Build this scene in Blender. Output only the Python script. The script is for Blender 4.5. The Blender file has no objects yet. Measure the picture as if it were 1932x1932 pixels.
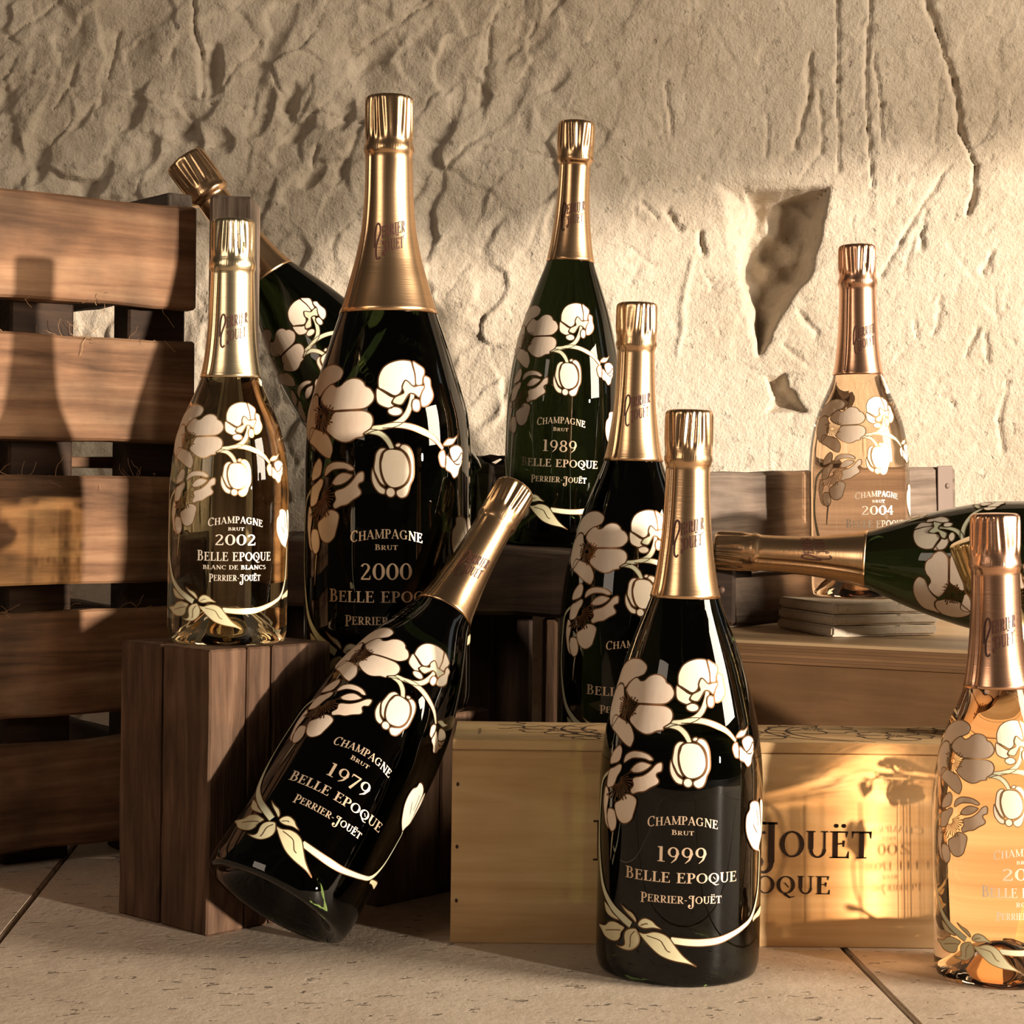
import bpy, bmesh, math, random
import numpy as np
from mathutils import Vector, Matrix

# ------------------------------------------------------------------ camera, world, lights, exposure
SC = bpy.context.scene
COL = SC.collection
CAM_Z = 0.3326
ROLL = 0.0125
cam_d = bpy.data.cameras.new('camera')
cam_d.sensor_width = 36.0
cam_d.lens = 36.0 * 3600 / 1932
cam_d.shift_y = -76 / 1932
cam_d.clip_start = 0.05
cam = bpy.data.objects.new('camera', cam_d)
COL.objects.link(cam)
cr_, sr_ = math.cos(ROLL), math.sin(ROLL)
cam.matrix_world = Matrix(((cr_, -sr_, 0, 0), (0, 0, -1, 0), (sr_, cr_, 0, CAM_Z), (0, 0, 0, 1)))
SC.camera = cam

SC.view_settings.view_transform = 'Standard'
SC.view_settings.look = 'None'
SC.view_settings.gamma = 1.0
SC.view_settings.use_curve_mapping = False
SC.view_settings.exposure = 0.0
SC.cycles.use_denoising = True
SC.cycles.max_bounces = 14
SC.cycles.transmission_bounces = 12
SC.cycles.transparent_max_bounces = 8
SC.cycles.glossy_bounces = 6
SC.cycles.diffuse_bounces = 4
SC.cycles.caustics_reflective = False
SC.cycles.caustics_refractive = True
SC.cycles.blur_glossy = 0.3
SC.cycles.sample_clamp_indirect = 4.0

w = bpy.data.worlds.new('dim_cellar')
SC.world = w
w.use_nodes = True
w.node_tree.nodes['Background'].inputs[0].default_value = (1.0, 0.80, 0.62, 1)
w.node_tree.nodes['Background'].inputs[1].default_value = 0.04

SUN_DIR = Vector((-0.78, 0.624, -0.058)).normalized()
sun_d = bpy.data.lights.new('low_sun', 'SUN')
sun_d.energy = 6.2
sun_d.color = (1.0, 0.86, 0.70)
sun_d.angle = math.radians(1.6)
sun_d.cycles.is_caustics_light = True
sun = bpy.data.objects.new('low_sun', sun_d)
COL.objects.link(sun)
sun.rotation_euler = SUN_DIR.to_track_quat('-Z', 'Y').to_euler()

def area(name, loc, target, sx, sy, power, color):
    d = bpy.data.lights.new(name, 'AREA')
    d.shape = 'RECTANGLE'; d.size = sx; d.size_y = sy
    d.energy = power; d.color = color
    o = bpy.data.objects.new(name, d)
    COL.objects.link(o)
    o.location = loc
    o.rotation_euler = (Vector(target) - Vector(loc)).to_track_quat('-Z', 'Y').to_euler()
    return o
area('right_fill_light', (2.0, 0.8, 0.95), (-0.1, 1.6, 0.35), 0.75, 0.75, 60, (1.0, 0.85, 0.66))  # unseen soft fill added to lift the upper wall and the floor
area('left_fill_light', (-1.35, -0.1, 0.95), (0.1, 1.5, 0.25), 0.7, 0.7, 6.5, (1.0, 0.80, 0.62))  # unseen fill added to brighten the left-facing petals
area('streak_light', (1.15, 1.78, 0.75), (0.0, 1.45, 0.35), 0.10, 0.5, 0.11, (0.90, 0.95, 1.0))  # unseen strip added for the bright streak on the bottles

# ------------------------------------------------------------------ helpers
def link(o, parent=None):
    COL.objects.link(o)
    if parent is not None:
        o.parent = parent
    return o

def mesh_obj(name, verts, faces, mat, parent=None, smooth=False):
    me = bpy.data.meshes.new(name)
    me.from_pydata([tuple(v) for v in verts], [], faces)
    if smooth:
        me.polygons.foreach_set('use_smooth', [True] * len(me.polygons))
    me.materials.append(mat)
    me.update()
    return link(bpy.data.objects.new(name, me), parent)

def bm_obj(name, bm, mat, parent=None, smooth=False):
    me = bpy.data.meshes.new(name)
    bm.to_mesh(me); bm.free()
    if smooth:
        me.polygons.foreach_set('use_smooth', [True] * len(me.polygons))
    me.materials.append(mat)
    return link(bpy.data.objects.new(name, me), parent)

def thing(name, label, cat, loc=(0, 0, 0), group=None):
    o = bpy.data.objects.new(name, None)
    o.empty_display_size = 0.02
    COL.objects.link(o)
    o.location = loc
    o['label'] = label; o['category'] = cat
    if group: o['group'] = group
    return o

def tag(o, label, cat, group=None):
    o['label'] = label; o['category'] = cat
    if group: o['group'] = group
    return o

def structure(o):
    o['kind'] = 'structure'
    return o

def box_bm(sx, sy, sz, bev=0.002, jit=0.0, seg=1, seed=0, cuts=0):
    """box centred on x and y, standing on z=0, slightly uneven, with worn edges"""
    rn = random.Random(seed)
    bm = bmesh.new()
    bmesh.ops.create_cube(bm, size=1.0)
    for v in bm.verts:
        v.co = Vector((v.co.x * sx, v.co.y * sy, (v.co.z + .5) * sz))
    if cuts:
        ax = 0 if sx >= max(sy, sz) else (2 if sz >= sy else 1)
        ed = [e for e in bm.edges if abs((e.verts[0].co - e.verts[1].co)[ax]) > 1e-6]
        bmesh.ops.subdivide_edges(bm, edges=ed, cuts=cuts, use_grid_fill=True)
    if jit:
        for v in bm.verts:
            v.co += Vector((rn.uniform(-jit, jit), rn.uniform(-jit, jit), rn.uniform(-jit, jit)))
    if bev:
        bmesh.ops.bevel(bm, geom=[e for e in bm.edges if e.calc_face_angle(0) > .6], offset=bev, segments=seg, affect='EDGES', clamp_overlap=True)
    return bm

def beam(name, p0, p1, width, height, mat, parent=None, bev=0.002, jit=0.0, seed=0, cuts=0, z_mode='base'):
    """straight piece of timber running from p0 to p1 (ends at mid width, base height), width horizontal"""
    p0 = Vector(p0); p1 = Vector(p1)
    d = p1 - p0
    L = d.length
    bm = box_bm(L, width, height, bev, jit, 1, seed, cuts)
    x = d.normalized()
    y = Vector((-x.y, x.x, 0)).normalized()
    z = x.cross(y)
    M = Matrix((x, y, z)).transposed().to_4x4()
    o = bm_obj(name, bm, mat, parent)
    M.translation = (p0 + p1) / 2
    if parent is not None:
        M = parent.matrix_basis.inverted() @ M
    o.matrix_basis = M
    return o

# ------------------------------------------------------------------ materials
def nt_new(name):
    m = bpy.data.materials.new(name)
    m.use_nodes = True
    nt = m.node_tree
    b = nt.nodes['Principled BSDF']
    return m, nt, b

def N(nt, typ, **kw):
    n = nt.nodes.new(typ)
    for k, v in kw.items():
        setattr(n, k, v)
    return n

def ramp(nt, stops):
    r = N(nt, 'ShaderNodeValToRGB')
    el = r.color_ramp.elements
    while len(el) < len(stops): el.new(.5)
    for e, (p, c) in zip(el, stops):
        e.position = p; e.color = (c[0], c[1], c[2], 1)
    return r

def wood(name, dark, mid, light, axis='x', scale=1.0, rough=.7, bump=.35, stain=.5, ring=9.0):
    m, nt, b = nt_new(name)
    L = nt.links
    tc = N(nt, 'ShaderNodeTexCoord')
    mp = N(nt, 'ShaderNodeMapping')
    s = {'x': (1.2, 14, 14), 'y': (14, 1.2, 14), 'z': (14, 14, 1.2)}[axis]
    mp.inputs['Scale'].default_value = [v * scale for v in s]
    oi = N(nt, 'ShaderNodeObjectInfo')
    cmb = N(nt, 'ShaderNodeVectorMath', operation='SCALE')
    L.new(oi.outputs['Random'], cmb.inputs['Scale'])
    cmb.inputs[0].default_value = (13.0, 7.0, 11.0)
    addv = N(nt, 'ShaderNodeVectorMath', operation='ADD')
    L.new(tc.outputs['Object'], addv.inputs[0]); L.new(cmb.outputs[0], addv.inputs[1])
    L.new(addv.outputs[0], mp.inputs['Vector'])
    n1 = N(nt, 'ShaderNodeTexNoise'); n1.inputs['Scale'].default_value = 1.6; n1.inputs['Detail'].default_value = 4; n1.inputs['Distortion'].default_value = .6
    L.new(mp.outputs[0], n1.inputs['Vector'])
    wv = N(nt, 'ShaderNodeMath', operation='MULTIPLY'); wv.inputs[1].default_value = ring
    L.new(n1.outputs['Fac'], wv.inputs[0])
    fr = N(nt, 'ShaderNodeMath', operation='PINGPONG'); fr.inputs[1].default_value = 1.0
    L.new(wv.outputs[0], fr.inputs[0])
    n2 = N(nt, 'ShaderNodeTexNoise'); n2.inputs['Scale'].default_value = 14; n2.inputs['Detail'].default_value = 6; n2.inputs['Roughness'].default_value = .7
    mp2 = N(nt, 'ShaderNodeMapping'); mp2.inputs['Scale'].default_value = [v * scale * k for v, k in zip(s, (1.0, 1.0, 1.0))]
    L.new(addv.outputs[0], mp2.inputs['Vector']); L.new(mp2.outputs[0], n2.inputs['Vector'])
    mx = N(nt, 'ShaderNodeMix', data_type='FLOAT'); mx.inputs[0].default_value = .6
    L.new(fr.outputs[0], mx.inputs[2]); L.new(n2.outputs['Fac'], mx.inputs[3])
    r = ramp(nt, [(.18, dark), (.5, mid), (.8, light)])
    L.new(mx.outputs[0], r.inputs[0])
    n3 = N(nt, 'ShaderNodeTexNoise'); n3.inputs['Scale'].default_value = 16; n3.inputs['Detail'].default_value = 5
    L.new(addv.outputs[0], n3.inputs['Vector'])
    r3 = ramp(nt, [(.33, (1 - stain, 1 - stain * .95, 1 - stain * .9)), (.62, (1, 1, 1))])
    L.new(n3.outputs['Fac'], r3.inputs[0])
    mul = N(nt, 'ShaderNodeMix', data_type='RGBA', blend_type='MULTIPLY'); mul.inputs[0].default_value = 1
    L.new(r.outputs[0], mul.inputs[6]); L.new(r3.outputs[0], mul.inputs[7])
    L.new(mul.outputs[2], b.inputs['Base Color'])
    b.inputs['Roughness'].default_value = rough
    b.inputs['Specular IOR Level'].default_value = .25
    bp = N(nt, 'ShaderNodeBump'); bp.inputs['Strength'].default_value = bump; bp.inputs['Distance'].default_value = .002
    L.new(mx.outputs[0], bp.inputs['Height']); L.new(bp.outputs[0], b.inputs['Normal'])
    return m

def stone(name, c0, c1, c2, scale=30, bump=.5, rough=.9, pits=0.0, dist=.002, grain=.25):
    m, nt, b = nt_new(name)
    L = nt.links
    tc = N(nt, 'ShaderNodeTexCoord')
    n1 = N(nt, 'ShaderNodeTexNoise'); n1.inputs['Scale'].default_value = scale * .12; n1.inputs['Detail'].default_value = 8; n1.inputs['Roughness'].default_value = .62
    n2 = N(nt, 'ShaderNodeTexNoise'); n2.inputs['Scale'].default_value = scale * 3; n2.inputs['Detail'].default_value = 8; n2.inputs['Roughness'].default_value = .75
    L.new(tc.outputs['Object'], n1.inputs['Vector']); L.new(tc.outputs['Object'], n2.inputs['Vector'])
    mx = N(nt, 'ShaderNodeMix', data_type='FLOAT'); mx.inputs[0].default_value = .42
    L.new(n1.outputs['Fac'], mx.inputs[2]); L.new(n2.outputs['Fac'], mx.inputs[3])
    r = ramp(nt, [(.34, c0), (.5, c1), (.66, c2)])
    L.new(mx.outputs[0], r.inputs[0])
    col = r.outputs[0]
    h = mx.outputs[0]
    if pits:
        mp = N(nt, 'ShaderNodeMapping'); mp.inputs['Scale'].default_value = (70, 150, 70)
        L.new(tc.outputs['Object'], mp.inputs['Vector'])
        np_ = N(nt, 'ShaderNodeTexNoise'); np_.inputs['Scale'].default_value = 1.0; np_.inputs['Detail'].default_value = 3; np_.inputs['Roughness'].default_value = .55
        L.new(mp.outputs[0], np_.inputs['Vector'])
        rp = ramp(nt, [(.64, (1, 1, 1)), (.70, (1 - pits, 1 - pits, 1 - pits))])
        L.new(np_.outputs['Fac'], rp.inputs[0])
        mul = N(nt, 'ShaderNodeMix', data_type='RGBA', blend_type='MULTIPLY'); mul.inputs[0].default_value = .55
        L.new(col, mul.inputs[6]); L.new(rp.outputs[0], mul.inputs[7])
        col = mul.outputs[2]
        ad = N(nt, 'ShaderNodeMath', operation='MULTIPLY_ADD'); ad.inputs[1].default_value = 1.5 * pits
        L.new(rp.outputs[0], ad.inputs[0]); L.new(mx.outputs[0], ad.inputs[2])
        h = ad.outputs[0]
    L.new(col, b.inputs['Base Color'])
    b.inputs['Roughness'].default_value = rough
    b.inputs['Specular IOR Level'].default_value = .2
    bp = N(nt, 'ShaderNodeBump'); bp.inputs['Strength'].default_value = bump; bp.inputs['Distance'].default_value = dist
    L.new(h, bp.inputs['Height'])
    n4 = N(nt, 'ShaderNodeTexNoise'); n4.inputs['Scale'].default_value = scale * 9; n4.inputs['Detail'].default_value = 3; n4.inputs['Roughness'].default_value = .6
    L.new(tc.outputs['Object'], n4.inputs['Vector'])
    bp2 = N(nt, 'ShaderNodeBump'); bp2.inputs['Strength'].default_value = grain; bp2.inputs['Distance'].default_value = .0016
    L.new(n4.outputs['Fac'], bp2.inputs['Height']); L.new(bp.outputs[0], bp2.inputs['Normal']); L.new(bp2.outputs[0], b.inputs['Normal'])
    return m

def plain(name, col, rough=.5, metal=0.0, spec=.5, coat=0.0):
    m, nt, b = nt_new(name)
    b.inputs['Base Color'].default_value = (*col, 1)
    b.inputs['Roughness'].default_value = rough
    b.inputs['Metallic'].default_value = metal
    b.inputs['Specular IOR Level'].default_value = spec
    b.inputs['Coat Weight'].default_value = coat
    return m

def enamel(name, c0, c1):
    m, nt, b = nt_new(name)
    L = nt.links
    tc = N(nt, 'ShaderNodeTexCoord')
    n1 = N(nt, 'ShaderNodeTexNoise'); n1.inputs['Scale'].default_value = 45; n1.inputs['Detail'].default_value = 4
    L.new(tc.outputs['Object'], n1.inputs['Vector'])
    r = ramp(nt, [(.35, c0), (.65, c1)])
    L.new(n1.outputs['Fac'], r.inputs[0]); L.new(r.outputs[0], b.inputs['Base Color'])
    b.inputs['Roughness'].default_value = .38
    return m

def foil(name, col, rough=.27):
    m, nt, b = nt_new(name)
    L = nt.links
    tc = N(nt, 'ShaderNodeTexCoord')
    mp = N(nt, 'ShaderNodeMapping'); mp.inputs['Scale'].default_value = (25, 25, 900)
    L.new(tc.outputs['Object'], mp.inputs['Vector'])
    n1 = N(nt, 'ShaderNodeTexNoise'); n1.inputs['Scale'].default_value = 1; n1.inputs['Detail'].default_value = 3
    L.new(mp.outputs[0], n1.inputs['Vector'])
    r = ramp(nt, [(.3, [c * .86 for c in col]), (.7, col)])
    L.new(n1.outputs['Fac'], r.inputs[0]); L.new(r.outputs[0], b.inputs['Base Color'])
    b.inputs['Metallic'].default_value = 1.0
    b.inputs['Roughness'].default_value = rough
    bp = N(nt, 'ShaderNodeBump'); bp.inputs['Strength'].default_value = .12; bp.inputs['Distance'].default_value = .0004
    L.new(n1.outputs['Fac'], bp.inputs['Height']); L.new(bp.outputs[0], b.inputs['Normal'])
    return m

def glass(name, col, ior=1.42, trans=1.0, rough=.0):
    m, nt, b = nt_new(name)
    b.inputs['Base Color'].default_value = (*col, 1)
    b.inputs['Transmission Weight'].default_value = trans
    b.inputs['IOR'].default_value = ior
    b.inputs['Roughness'].default_value = rough
    return m

M = {}
M['limestone'] = stone('hewn_limestone', (.41, .335, .25), (.55, .47, .375), (.65, .575, .48), scale=36, bump=.9, dist=.0022, pits=.4, grain=.8)
M['travertine'] = stone('travertine', (.46, .365, .28), (.62, .505, .395), (.73, .62, .50), scale=22, bump=.6, pits=.95, rough=.6)
M['tile_stone'] = stone('rough_travertine', (.50, .41, .31), (.64, .54, .42), (.74, .64, .52), scale=40, bump=.7, pits=.6)
M['crate_wood'] = wood('weathered_crate_wood', (.105, .050, .025), (.27, .138, .072), (.39, .225, .125), 'x', 1.0, bump=.5, stain=.55)
M['post_wood'] = wood('old_oak', (.055, .026, .014), (.125, .066, .037), (.19, .11, .066), 'z', 1.6, bump=.6, stain=.35)
M['grey_wood'] = wood('grey_weathered_wood', (.11, .075, .055), (.20, .145, .11), (.28, .21, .165), 'x', 1.6, bump=.7, stain=.45)
M['grey_wood_z'] = wood('grey_upright_wood', (.11, .075, .055), (.22, .16, .12), (.30, .23, .175), 'z', 1.6, bump=.7, stain=.45)
M['dark_wood'] = wood('dark_old_wood', (.018, .009, .005), (.045, .023, .013), (.08, .043, .025), 'x', 1.2, bump=.5, stain=.5)  # old wood, darkened further for the shade on the beam and crate battens
M['dark_wood_z'] = wood('dark_upright_wood', (.018, .009, .005), (.045, .023, .013), (.08, .043, .025), 'z', 1.2, bump=.5, stain=.5)
M['pine'] = wood('pale_pine', (.55, .335, .155), (.67, .44, .22), (.75, .53, .29), 'x', .75, rough=.5, bump=.12, stain=.12, ring=12)
M['ply'] = wood('plywood_shaded_face', (.20, .105, .048), (.28, .15, .07), (.34, .19, .093), 'x', .6, rough=.5, bump=.1, stain=.25, ring=5)  # darkened to put the shade on the box front into the colour
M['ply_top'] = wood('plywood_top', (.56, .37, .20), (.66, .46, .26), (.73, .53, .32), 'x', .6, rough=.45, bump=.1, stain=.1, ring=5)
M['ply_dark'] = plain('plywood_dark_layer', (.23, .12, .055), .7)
M['ink'] = plain('burned_lettering', (.045, .022, .014), .8)
M['ink_art'] = plain('burned_line_art', (.075, .045, .03), .8)
M['iron'] = plain('dull_iron_strap', (.15, .105, .085), .6, .2)
M['nail'] = plain('rusty_nail', (.12, .075, .055), .6, .7)
M['petal'] = enamel('pink_cream_enamel', (.86, .68, .53), (.92, .77, .62))
M['petal_pale'] = enamel('cream_enamel', (.86, .74, .58), (.90, .80, .65))
M['sepal'] = enamel('pale_green_enamel', (.62, .64, .44), (.70, .70, .50))
def translucent_enamel(name, c0, c1):
    m = enamel(name, c0, c1)
    nt = m.node_tree; b = nt.nodes['Principled BSDF']; out = nt.nodes['Material Output']
    t = N(nt, 'ShaderNodeBsdfTranslucent'); mx = N(nt, 'ShaderNodeMixShader')
    mx.inputs[0].default_value = .35
    src = b.inputs['Base Color'].links[0].from_socket
    nt.links.new(src, t.inputs['Color'])
    nt.links.new(b.outputs[0], mx.inputs[1]); nt.links.new(t.outputs[0], mx.inputs[2]); nt.links.new(mx.outputs[0], out.inputs['Surface'])
    return m
M['petal_clear'] = translucent_enamel('thin_cream_enamel', (.88, .72, .57), (.94, .80, .66))
M['leaf'] = enamel('leaf_green_enamel', (.60, .55, .34), (.70, .63, .40))
M['outline'] = plain('bronze_outline', (.16, .075, .03), .35, .7)
M['outline_gold'] = plain('gold_outline', (.42, .25, .11), .35, .7)
M['gilt'] = plain('gilt_lettering', (.80, .60, .42), .32, .55)
M['gilt_pale'] = plain('pale_gilt_lettering', (.92, .80, .66), .32, .4)
M['emboss'] = plain('embossed_brown_lettering', (.075, .026, .018), .45, .1)
M['glass_green'] = glass('dark_green_glass', (.009, .0135, .004), 1.45)
M['glass_gold'] = glass('golden_glass', (.98, .84, .52), 1.38)
M['glass_rose'] = glass('rose_glass', (.98, .74, .52), 1.38)
M['foil_copper'] = foil('copper_gold_foil', (.83, .545, .31))
M['foil_pale'] = foil('pale_gold_foil', (.83, .68, .44))
M['foil_pink'] = foil('pink_copper_foil', (.79, .46, .295))
M['foil_green_gold'] = foil('old_gold_foil', (.72, .52, .24))
# ------------------------------------------------------------------ lettering : a drawn serif alphabet
TK, TN, SF = .17, .065, .05      # thick, thin, serif stroke weights
def _line(out, x0, y0, x1, y1, w, w1=None):
    w1 = w if w1 is None else w1
    d = math.hypot(x1 - x0, y1 - y0) or 1e-6
    nx, ny = -(y1 - y0) / d, (x1 - x0) / d
    out.append([(x0 + nx * w / 2, y0 + ny * w / 2), (x0 - nx * w / 2, y0 - ny * w / 2),
                (x1 - nx * w1 / 2, y1 - ny * w1 / 2), (x1 + nx * w1 / 2, y1 + ny * w1 / 2)])
def _arc(out, cx, cy, rx, ry, a0, a1, thick=TK, thin=TN, n=None):
    n = n or max(5, int(abs(a1 - a0) / 18))
    pts = []
    for i in range(n + 1):
        a = math.radians(a0 + (a1 - a0) * i / n)
        c, s = math.cos(a), math.sin(a)
        wd = (thin + (thick - thin) * c * c) / 2
        pts.append(((cx + (rx + wd) * c, cy + (ry + wd) * s), (cx + (rx - wd) * c, cy + (ry - wd) * s)))
    for (a, b), (c, d) in zip(pts, pts[1:]):
        out.append([a, b, d, c])
def _stem(out, x, w=TK, y0=0, y1=1, top=True, bot=True, sw=.13):
    _line(out, x, y0, x, y1, w)
    if top: _line(out, x - w / 2 - sw * .7, y1 - SF / 2, x + w / 2 + sw * .7, y1 - SF / 2, SF)
    if bot: _line(out, x - w / 2 - sw * .7, y0 + SF / 2, x + w / 2 + sw * .7, y0 + SF / 2, SF)
def glyph(ch):
    o = []
    if ch == 'I': _stem(o, .17); return o, .34
    if ch == 'E':
        _stem(o, .17); _line(o, .17, .97, .58, .97, .06); _line(o, .57, 1.0, .55, .78, .09, .03)
        _line(o, .17, .52, .46, .55, .06); _line(o, .46, .66, .45, .42, .08, .05)
        _line(o, .17, .03, .6, .03, .06); _line(o, .59, 0, .63, .26, .1, .03); return o, .68
    if ch == 'L':
        _stem(o, .17); _line(o, .17, .03, .55, .03, .06); _line(o, .54, 0, .6, .3, .11, .04); return o, .62
    if ch == 'B':
        _stem(o, .17, sw=.16); _line(o, .17, .97, .33, .97, .06); _arc(o, .32, .76, .17, .21, -90, 90)
        _line(o, .17, .53, .35, .53, .06); _arc(o, .35, .28, .22, .25, -90, 90); _line(o, .17, .03, .35, .03, .06); return o, .7
    if ch in 'PR':
        _stem(o, .17, sw=.15); _line(o, .17, .97, .34, .97, .06); _arc(o, .34, .72, .2, .25, -90, 90); _line(o, .17, .47, .34, .47, .06)
        if ch == 'P': return o, .64
        _line(o, .32, .47, .62, .02, .16, .14); _line(o, .56, .025, .76, .025, SF); return o, .74
    if ch == 'C':
        _arc(o, .42, .5, .34, .46, 48, 312); _line(o, .66, .98, .66, .7, .05, .09); return o, .76
    if ch == 'G':
        _arc(o, .42, .5, .34, .46, 48, 318); _line(o, .66, .98, .66, .72, .05, .09); _line(o, .68, .06, .68, .44, .13)
        _line(o, .54, .44, .82, .44, SF); return o, .88
    if ch in 'OQ':
        _arc(o, .43, .5, .34, .46, 0, 360, n=20)
        if ch == 'Q':
            _line(o, .38, .62, .56, .36, .05); _line(o, .36, .02, .62, -.2, .13, .09); _line(o, .56, -.2, .84, -.13, .08, .04)
        return o, .86
    if ch == 'D':
        _stem(o, .17); _line(o, .17, .97, .36, .97, .06); _line(o, .17, .03, .36, .03, .06); _arc(o, .36, .5, .34, .47, -90, 90); return o, .82
    if ch == 'H':
        _stem(o, .17); _stem(o, .68); _line(o, .17, .52, .68, .52, .06); return o, .85
    if ch == 'A':
        _line(o, .08, 0, .38, 1.0, .06); _line(o, .38, 1.0, .70, 0, TK); _line(o, .2, .32, .58, .32, .05)
        _line(o, 0, .025, .2, .025, SF); _line(o, .58, .025, .82, .025, SF); return o, .82
    if ch == 'M':
        _stem(o, .14, .09); _stem(o, .86, TK); _line(o, .14, 1.0, .48, .05, .14); _line(o, .48, .05, .86, 1.0, .05); return o, 1.02
    if ch == 'N':
        _stem(o, .14, .08); _stem(o, .72, .08, bot=False); _line(o, .14, 1.0, .72, 0, TK); return o, .86
    if ch == 'U':
        _line(o, .17, 1.0, .17, .33, TK); _line(o, .64, 1.0, .64, .33, .07); _arc(o, .405, .33, .235, .3, 180, 360, thick=.12)
        _line(o, .02, .975, .32, .975, SF); _line(o, .52, .975, .76, .975, SF); return o, .79
    if ch == 'J':
        _line(o, .48, 1.0, .48, .0, TK); _arc(o, .28, 0, .2, .24, 180, 360, thick=.13); _line(o, .2, .975, .64, .975, .06); _arc(o, .16, .02, .06, .07, 0, 360, .12, .12, 8)
        _arc(o, .26, .86, .13, .12, 60, 300, thick=.09); return o, .66
    if ch == 'T':
        _stem(o, .34, top=False); _line(o, .02, .965, .66, .965, .07); _line(o, .04, 1.0, .02, .74, .1, .03); _line(o, .64, 1.0, .66, .74, .1, .03); return o, .68
    if ch == 'S':
        _arc(o, .3, .74, .19, .21, 40, 270, thick=.13); _arc(o, .3, .27, .2, .24, -150, 90, thick=.14); return o, .62
    if ch == '-': _line(o, .04, .42, .3, .42, .08); return o, .34
    if ch == '1':
        _line(o, .22, .0, .22, 1.0, .16); _line(o, .04, .95, .24, .97, .06); _line(o, .04, .025, .42, .025, SF); return o, .5
    if ch == '9':
        _arc(o, .3, .66, .22, .3, 0, 360, thick=.14, n=18); _line(o, .55, .62, .42, .18, .15, .1); _line(o, .42, .18, .2, -.06, .1, .03); return o, .66
    if ch == '0': _arc(o, .34, .5, .26, .47, 0, 360, thick=.18, n=20); return o, .7
    if ch == '2':
        _arc(o, .28, .74, .2, .22, -40, 165, thick=.14); _line(o, .44, .6, .06, .06, .13, .07); _line(o, .04, .05, .52, .05, .1); _line(o, .52, .02, .57, .26, .1, .03); return o, .64
    if ch == '7':
        _line(o, .04, .94, .54, .94, .1); _line(o, .52, .94, .2, -.06, .08, .15); _line(o, .05, .98, .03, .72, .07, .03); return o, .58
    if ch == '8':
        _arc(o, .3, .74, .19, .22, 0, 360, thick=.12, n=16); _arc(o, .3, .25, .23, .25, 0, 360, thick=.14, n=16); return o, .64
    if ch == '4':
        _line(o, .42, 0, .42, 1.0, .14); _line(o, .42, 1.0, .02, .3, .07); _line(o, .02, .3, .6, .3, .07); _line(o, .3, .025, .56, .025, SF); return o, .66
    return o, .34

def text_quads(s, height, width, big=None, gap=.06):
    """quads of a line of text: baseline at 0, centred on 0, fitted to the width; 'big' letters are taller"""
    quads, x = [], 0.0
    for i, ch in enumerate(s):
        base = 'E' if ch in 'ËÉ' else ch
        k = big.get(i, 1.0) if big else 1.0
        drop = 0.0
        if isinstance(k, tuple): k, drop = k
        g, wd = glyph(base)
        if ch == 'Ë':
            for dx in (.2, .46): _arc(g, dx, 1.2, .035, .035, 0, 360, .09, .09, 8)
        if ch == 'É': _line(g, .26, 1.1, .44, 1.28, .05, .1)
        kx = 1 + (k - 1) * .6
        quads += [[(x + px * kx, py * k - drop) for px, py in q] for q in g]
        x += wd * kx + gap
    x -= gap
    sx = width / x
    return [[((px - x / 2) * sx, py * height) for px, py in q] for q in quads]

# ------------------------------------------------------------------ bottles
PROFILE = {
 'magnum': [(0, .93), (.012, .985), (.03, 1), (.12, 1.003), (.24, .999), (.33, 1.0), (.37, .985), (.4, .962), (.44, .92), (.4766, .861), (.515, .79), (.554, .709), (.59, .62), (.625, .525), (.662, .427), (.69, .378), (.725, .339), (.783, .291), (.84, .268), (.895, .259)],
 'standard': [(0, .93), (.012, .985), (.03, 1), (.12, 1.0), (.30, 1), (.355, .998), (.41, .972), (.466, .915), (.51, .83), (.549, .72), (.585, .605), (.6225, .5), (.66, .445), (.70, .41), (.744, .384), (.80, .365), (.855, .35), (.89, .345)],
 'jeroboam': [(0, .93), (.012, .985), (.03, 1), (.2, 1.003), (.36, 1), (.40, .999), (.4365, .99), (.4766, .96), (.51, .9), (.544, .826), (.574, .757), (.61, .67), (.644, .583), (.67, .52), (.696, .465), (.736, .385), (.79, .312), (.85, .28), (.9, .272)]}

class Shape:
    def __init__(s, kind, H, R, cap):
        s.H, s.R = H, R
        p = PROFILE[kind]
        zs = np.array([a for a, b in p]); rs = np.array([b for a, b in p])
        # monotone cubic through the measured radii
        h = np.diff(zs); dl = np.diff(rs) / h
        d = np.zeros(len(zs)); d[0] = dl[0]; d[-1] = dl[-1]
        for i in range(1, len(zs) - 1):
            if dl[i - 1] * dl[i] > 0:
                w1, w2 = 2 * h[i] + h[i - 1], h[i] + 2 * h[i - 1]
                d[i] = (w1 + w2) / (w1 / dl[i - 1] + w2 / dl[i])
        s.zs, s.rs, s.d = zs, rs, d
        s.cap_h, s.cap_r = cap
    def r(s, z):
        t = z / s.H
        if t <= 0: return s.rs[0] * s.R
        if t >= s.zs[-1]: return s.rs[-1] * s.R
        i = int(np.searchsorted(s.zs, t)) - 1
        i = max(0, min(i, len(s.zs) - 2))
        h = s.zs[i + 1] - s.zs[i]; u = (t - s.zs[i]) / h
        h00 = 2 * u**3 - 3 * u**2 + 1; h10 = u**3 - 2 * u**2 + u; h01 = -2 * u**3 + 3 * u**2; h11 = u**3 - u**2
        return float(h00 * s.rs[i] + h10 * h * s.d[i] + h01 * s.rs[i + 1] + h11 * h * s.d[i + 1]) * s.R
    def p(s, th, z, off=0.0):
        """point on the skin: th = 0 faces local -Y"""
        r = s.r(z) + off
        return (r * math.sin(th), -r * math.cos(th), z)

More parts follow.
